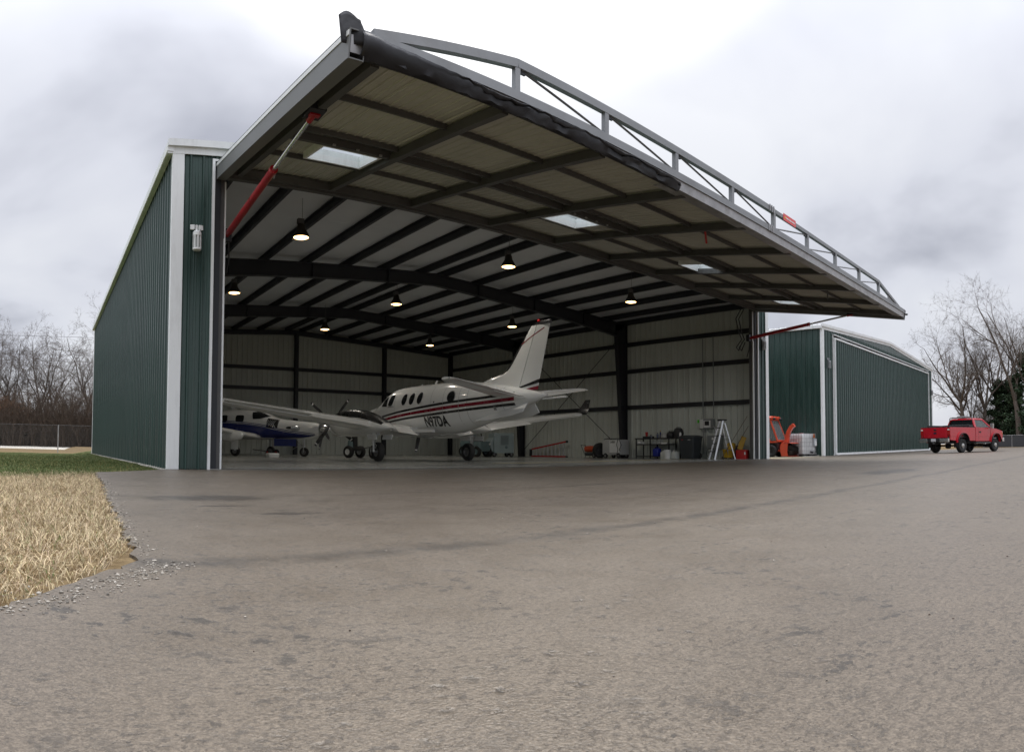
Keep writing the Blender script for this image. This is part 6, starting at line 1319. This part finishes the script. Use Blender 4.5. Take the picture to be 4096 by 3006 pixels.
ok = thing('leafy_oak', 'rusty brown oak still in dead leaf beyond the chain-link fence', 'tree', at(28, 70, -.15)); a_, b_ = grow(55, 6.2, .16, fork=4, spread=.7); obj('trunk', a_.mesh('trunk', BARK), None, ok)
lv_ = leaf_cloud(6500, (0, 0, 3.7), np.array([2.6, 2.6, 1.7]), .10, (.20, .105, .055), 5); o_ = np_mesh('crown', *lv_, LEAF, None); o_.parent = ok
# thicket of saplings and brush
def brush(name, spots, h0, h1, seed, m, label, per=9):
    q = random.Random(seed); T = Tubes()
    for (x, y, z) in spots:
        for _ in range(per):
            p = Vector((x + q.gauss(0, .6), y + q.gauss(0, .6), z)); d = Vector((q.gauss(0, .22), q.gauss(0, .22), 1)).normalized(); L = q.uniform(h0, h1); r_ = .012 + L * .003
            for i in range(4):
                d = (d + Vector((q.gauss(0, .12), q.gauss(0, .12), 0))).normalized(); n_ = p + d * L / 4; T.seg.append((tuple(p), tuple(n_), r_ * (1 - i * .2), r_ * (.8 - i * .2) + .003))
                for _b in range(3):
                    dd = (d + Vector((q.gauss(0, .7), q.gauss(0, .7), q.gauss(.1, .4)))).normalized(); e_ = n_ + dd * L * q.uniform(.10, .26); T.seg.append((tuple(n_), tuple(e_), .009, .004))
                    d3 = (dd + Vector((q.gauss(0, .6), q.gauss(0, .6), q.gauss(.2, .4)))).normalized(); T.seg.append((tuple(n_.lerp(e_, .5)), tuple(n_.lerp(e_, .5) + d3 * L * .10), .006, .003))
                p = n_
    o = bpy.data.objects.new(name, T.mesh(name, m)); col.objects.link(o); return tag(o, label, 'brush', kind='stuff')
sp_ = []
for px in range(-330, 470, 7):
    for D in (66, 70, 75): sp_.append(at(px + qt.uniform(-4, 4), D + qt.uniform(-2, 2), -.15)[:])
brush('brush_thicket', sp_, 1.8, 5.4, 9, TWIGB, 'tangled brown brush thicket beyond the gravel road', 12)
v1 = [leaf_cloud(1500, tuple(at(px + qt.uniform(-8, 8), 68 + qt.uniform(-2, 4), qt.uniform(.3, 1.6))), np.array([1.7, 1.7, 1.2]), .10, qt.choice(((.085, .07, .052), (.07, .06, .047), (.10, .075, .052), (.06, .055, .042))), k) for k, px in enumerate(range(-300, 460, 22))]
np_mesh('leaf_litter_brush', *merge(v1), LEAF, label='dead leaves and weeds massed under the brush thicket', cat='brush')

# right-hand side
rg = 'tall bare trees behind the dark fence'; rl = 'tall bare grey tree with spreading crooked limbs behind the dark fence'
for i, (px, D, h, r_, sd, rz, k) in enumerate(((3838, 84, 15.0, .30, 41, .4, dict(fork=3, spread=.55, lean=(-.1, .1))), (3866, 80, 17.0, .34, 42, 1.2, dict(fork=4, spread=.6)), (3890, 86, 12.0, .22, 43, 2.0, dict(fork=3, spread=.4)), (3940, 82, 16.0, .42, 44, 2.8, dict(fork=4, spread=.7)), (3975, 86, 18.5, .34, 42, 4.0, dict(fork=4, spread=.6)), (4078, 78, 19.0, .40, 45, 0.0, dict(fork=2, spread=.35)), (4150, 80, 18, .34, 41, 2.5, dict(fork=3, spread=.55)), (4225, 84, 18, .34, 44, 1.5, dict(fork=4, spread=.7)))):
    base = {41: (15, .30, dict(fork=4, spread=.85)), 42: (17, .34, dict(fork=5, spread=.75)), 43: (12, .22, dict(fork=3, spread=.4)), 44: (16, .42, dict(fork=4, spread=.7)), 45: (19, .42, dict(fork=2, spread=.35))}[sd]
    t = bare_tree('bare_tree', sd, base[0], base[1], at(px, D), rz, rl, rg, **base[2]); s_ = h / base[0]; t.scale = (s_, s_, s_)
NEED = attr_mat('cedar_foliage', .8)
def cedar(px, D, h, rad, seed, label):
    q = np.random.default_rng(seed); t = thing('evergreen_tree', label, 'tree', at(px, D)); obj('trunk', MB().tube([(0, 0, -.1), (.05, 0, h * .5), (0, .05, h * .95)], [.22, .14, .03], 10), BARK, t, smooth=50)
    n = 9000; nb_ = 90; bz = np.sort(q.uniform(.06, .97, nb_)); ba = q.uniform(0, 6.283, nb_); br = rad * (1 - bz) ** .62 * q.uniform(.65, 1.15, nb_); i = q.integers(0, nb_, n); f = np.sqrt(q.uniform(.02, 1, n)); x = np.cos(ba[i]) * br[i] * f; y = np.sin(ba[i]) * br[i] * f; z = bz[i] * h + f * br[i] * .12 - .25 * (f * br[i]) ** 1.5 * .15; p = np.stack([x, y, z], 1) + q.normal(0, .16, (n, 3)); d = q.normal(0, 1, (n, 3)); d[:, 2] *= .5; d /= np.linalg.norm(d, axis=1, keepdims=True); e_ = np.cross(d, q.normal(0, 1, (n, 3))); e_ /= np.linalg.norm(e_, axis=1, keepdims=True); s_ = q.uniform(.10, .24, (n, 1))
    v = np.stack([p - d * s_, p + e_ * s_ * .4, p + d * s_, p - e_ * s_ * .4], 1).reshape(-1, 3); tn = np.array([[.035, .058, .030]]) * q.uniform(.5, 1.5, (n, 1)); o_ = np_mesh('crown', v, np.arange(n * 4).reshape(-1, 4), np.repeat(tn, 4, 0), NEED, None); o_.parent = t
cedar(4004, 84, 8.5, 3.0, 1, 'dark green cedar standing between the bare trunks near the truck'); cedar(4056, 84, 9.0, 3.6, 2, 'broad dark green cedar behind the slatted fence'); cedar(4105, 80, 11.5, 4.0, 3, 'tallest dark green cedar at the end of the slatted fence'); cedar(4180, 90, 10.0, 3.5, 6, 'rounded dark green cedar past the tallest one')
sp_ = [at(px + qt.uniform(-3, 3), D + qt.uniform(-2, 3), 0)[:] for px in range(3905, 4300, 6) for D in (90, 95)]
brush('brush_thicket', sp_, 2.5, 6.5, 14, TWIGB, 'grey brown brush massed behind the dark slatted fence', 8)
v1 = [leaf_cloud(700, tuple(at(px + qt.uniform(-8, 8), 93 + qt.uniform(-2, 4), qt.uniform(.6, 3.0))), np.array([2.0, 2.0, 1.6]), .13, qt.choice(((.07, .06, .04), (.055, .05, .035), (.09, .07, .05))), 100 + k) for k, px in enumerate(range(3915, 4300, 16))]
np_mesh('leaf_litter_brush', *merge(v1), LEAF, label='dead leaves and weeds massed under the cedars', cat='brush')

# fences
def wire_mat(name, rgb, sc, th_):
    g = NG(name); tcn = g.t.nodes.new('ShaderNodeTexCoord'); uv = tcn.outputs['Object']; s = g.n('ShaderNodeSeparateXYZ', {0: uv}); sn = g.t.nodes[-1]; X_, Z_ = sn.outputs[0], sn.outputs[2]
    def w(a): return g.math('LESS_THAN', g.math('ABSOLUTE', g.math('SUBTRACT', g.math('FRACT', g.math('MULTIPLY', a, sc)), .5)), th_)
    al = g.math('MAXIMUM', w(g.math('ADD', X_, Z_)), w(g.math('SUBTRACT', X_, Z_))); g.put(g.b.inputs['Base Color'], (*rgb, 1)); g.put(g.b.inputs['Alpha'], al); g.b.inputs['Roughness'].default_value = .6; return g.m
def fence(name, a, b, h, n, mesh_m, label, barbed=False):
    a, b = Vector(a), Vector(b); L = (b - a).length; t = thing(name, label, 'fence', a, math.atan2(b.y - a.y, b.x - a.x))
    for i in range(n + 1): x = L * i / n; obj('post', MB().tube([(x, 0, -.2), (x, 0, h + (.12 if barbed else .02))], .034, 8), GALV, t, smooth=50)
    obj('top_rail', MB().tube([(0, 0, h), (L, 0, h)], .014, 6), DGREY if h > 1.5 else GALV, t, smooth=50)
    obj('chain_link', MB().add([(0, .03, .03), (L, .03, .03), (L, .03, h - .02), (0, .03, h - .02)], [(0, 1, 2, 3)]), mesh_m, t)
fence('chain_link_fence', (-43.7, 29.6, -.24), (40.3, 30.6, -.24), 1.75, 14, wire_mat('chain_link_wire', (.13, .13, .13), 12.0, .04), 'galvanised chain-link fence crossing the lawn behind the open hangar')
p_, q_ = at(3935, 75), at(4420, 79)
fence('slatted_fence', p_, q_, 1.32, 9, mat('privacy_slat', (.035, .037, .042), .6, 0, .2, 3, stretch=(8, 1, .5)), 'dark slatted chain-link fence beyond the parked truck')
mb = MB(); pa, pb = at(3745, 62), at(4300, 64); pc, pd = at(4300, 120), at(3745, 120)
# overhead wires far behind the left trees
for k, (z0, z1) in enumerate(((18.6, 17.6), (15.6, 15.0), (14.6, 14.0), (13.9, 13.3))):
    pts = [V(-110 + 200 * i / 24, 92 + k * .5, z0 + (z1 - z0) * i / 24 - 1.2 * math.sin(math.pi * i / 24)) for i in range(25)]
    o = obj('power_line', MB().tube(pts, .022, 4), BLACKPL); tag(o, ('topmost single power line crossing the cloudy sky above the bare trees', 'thin power line in the lower bunch above the bare trees', 'thin power line in the lower bunch above the bare trees', 'thin power line in the lower bunch above the bare trees')[k], 'wire', None if k == 0 else 'bunch of lower power lines')
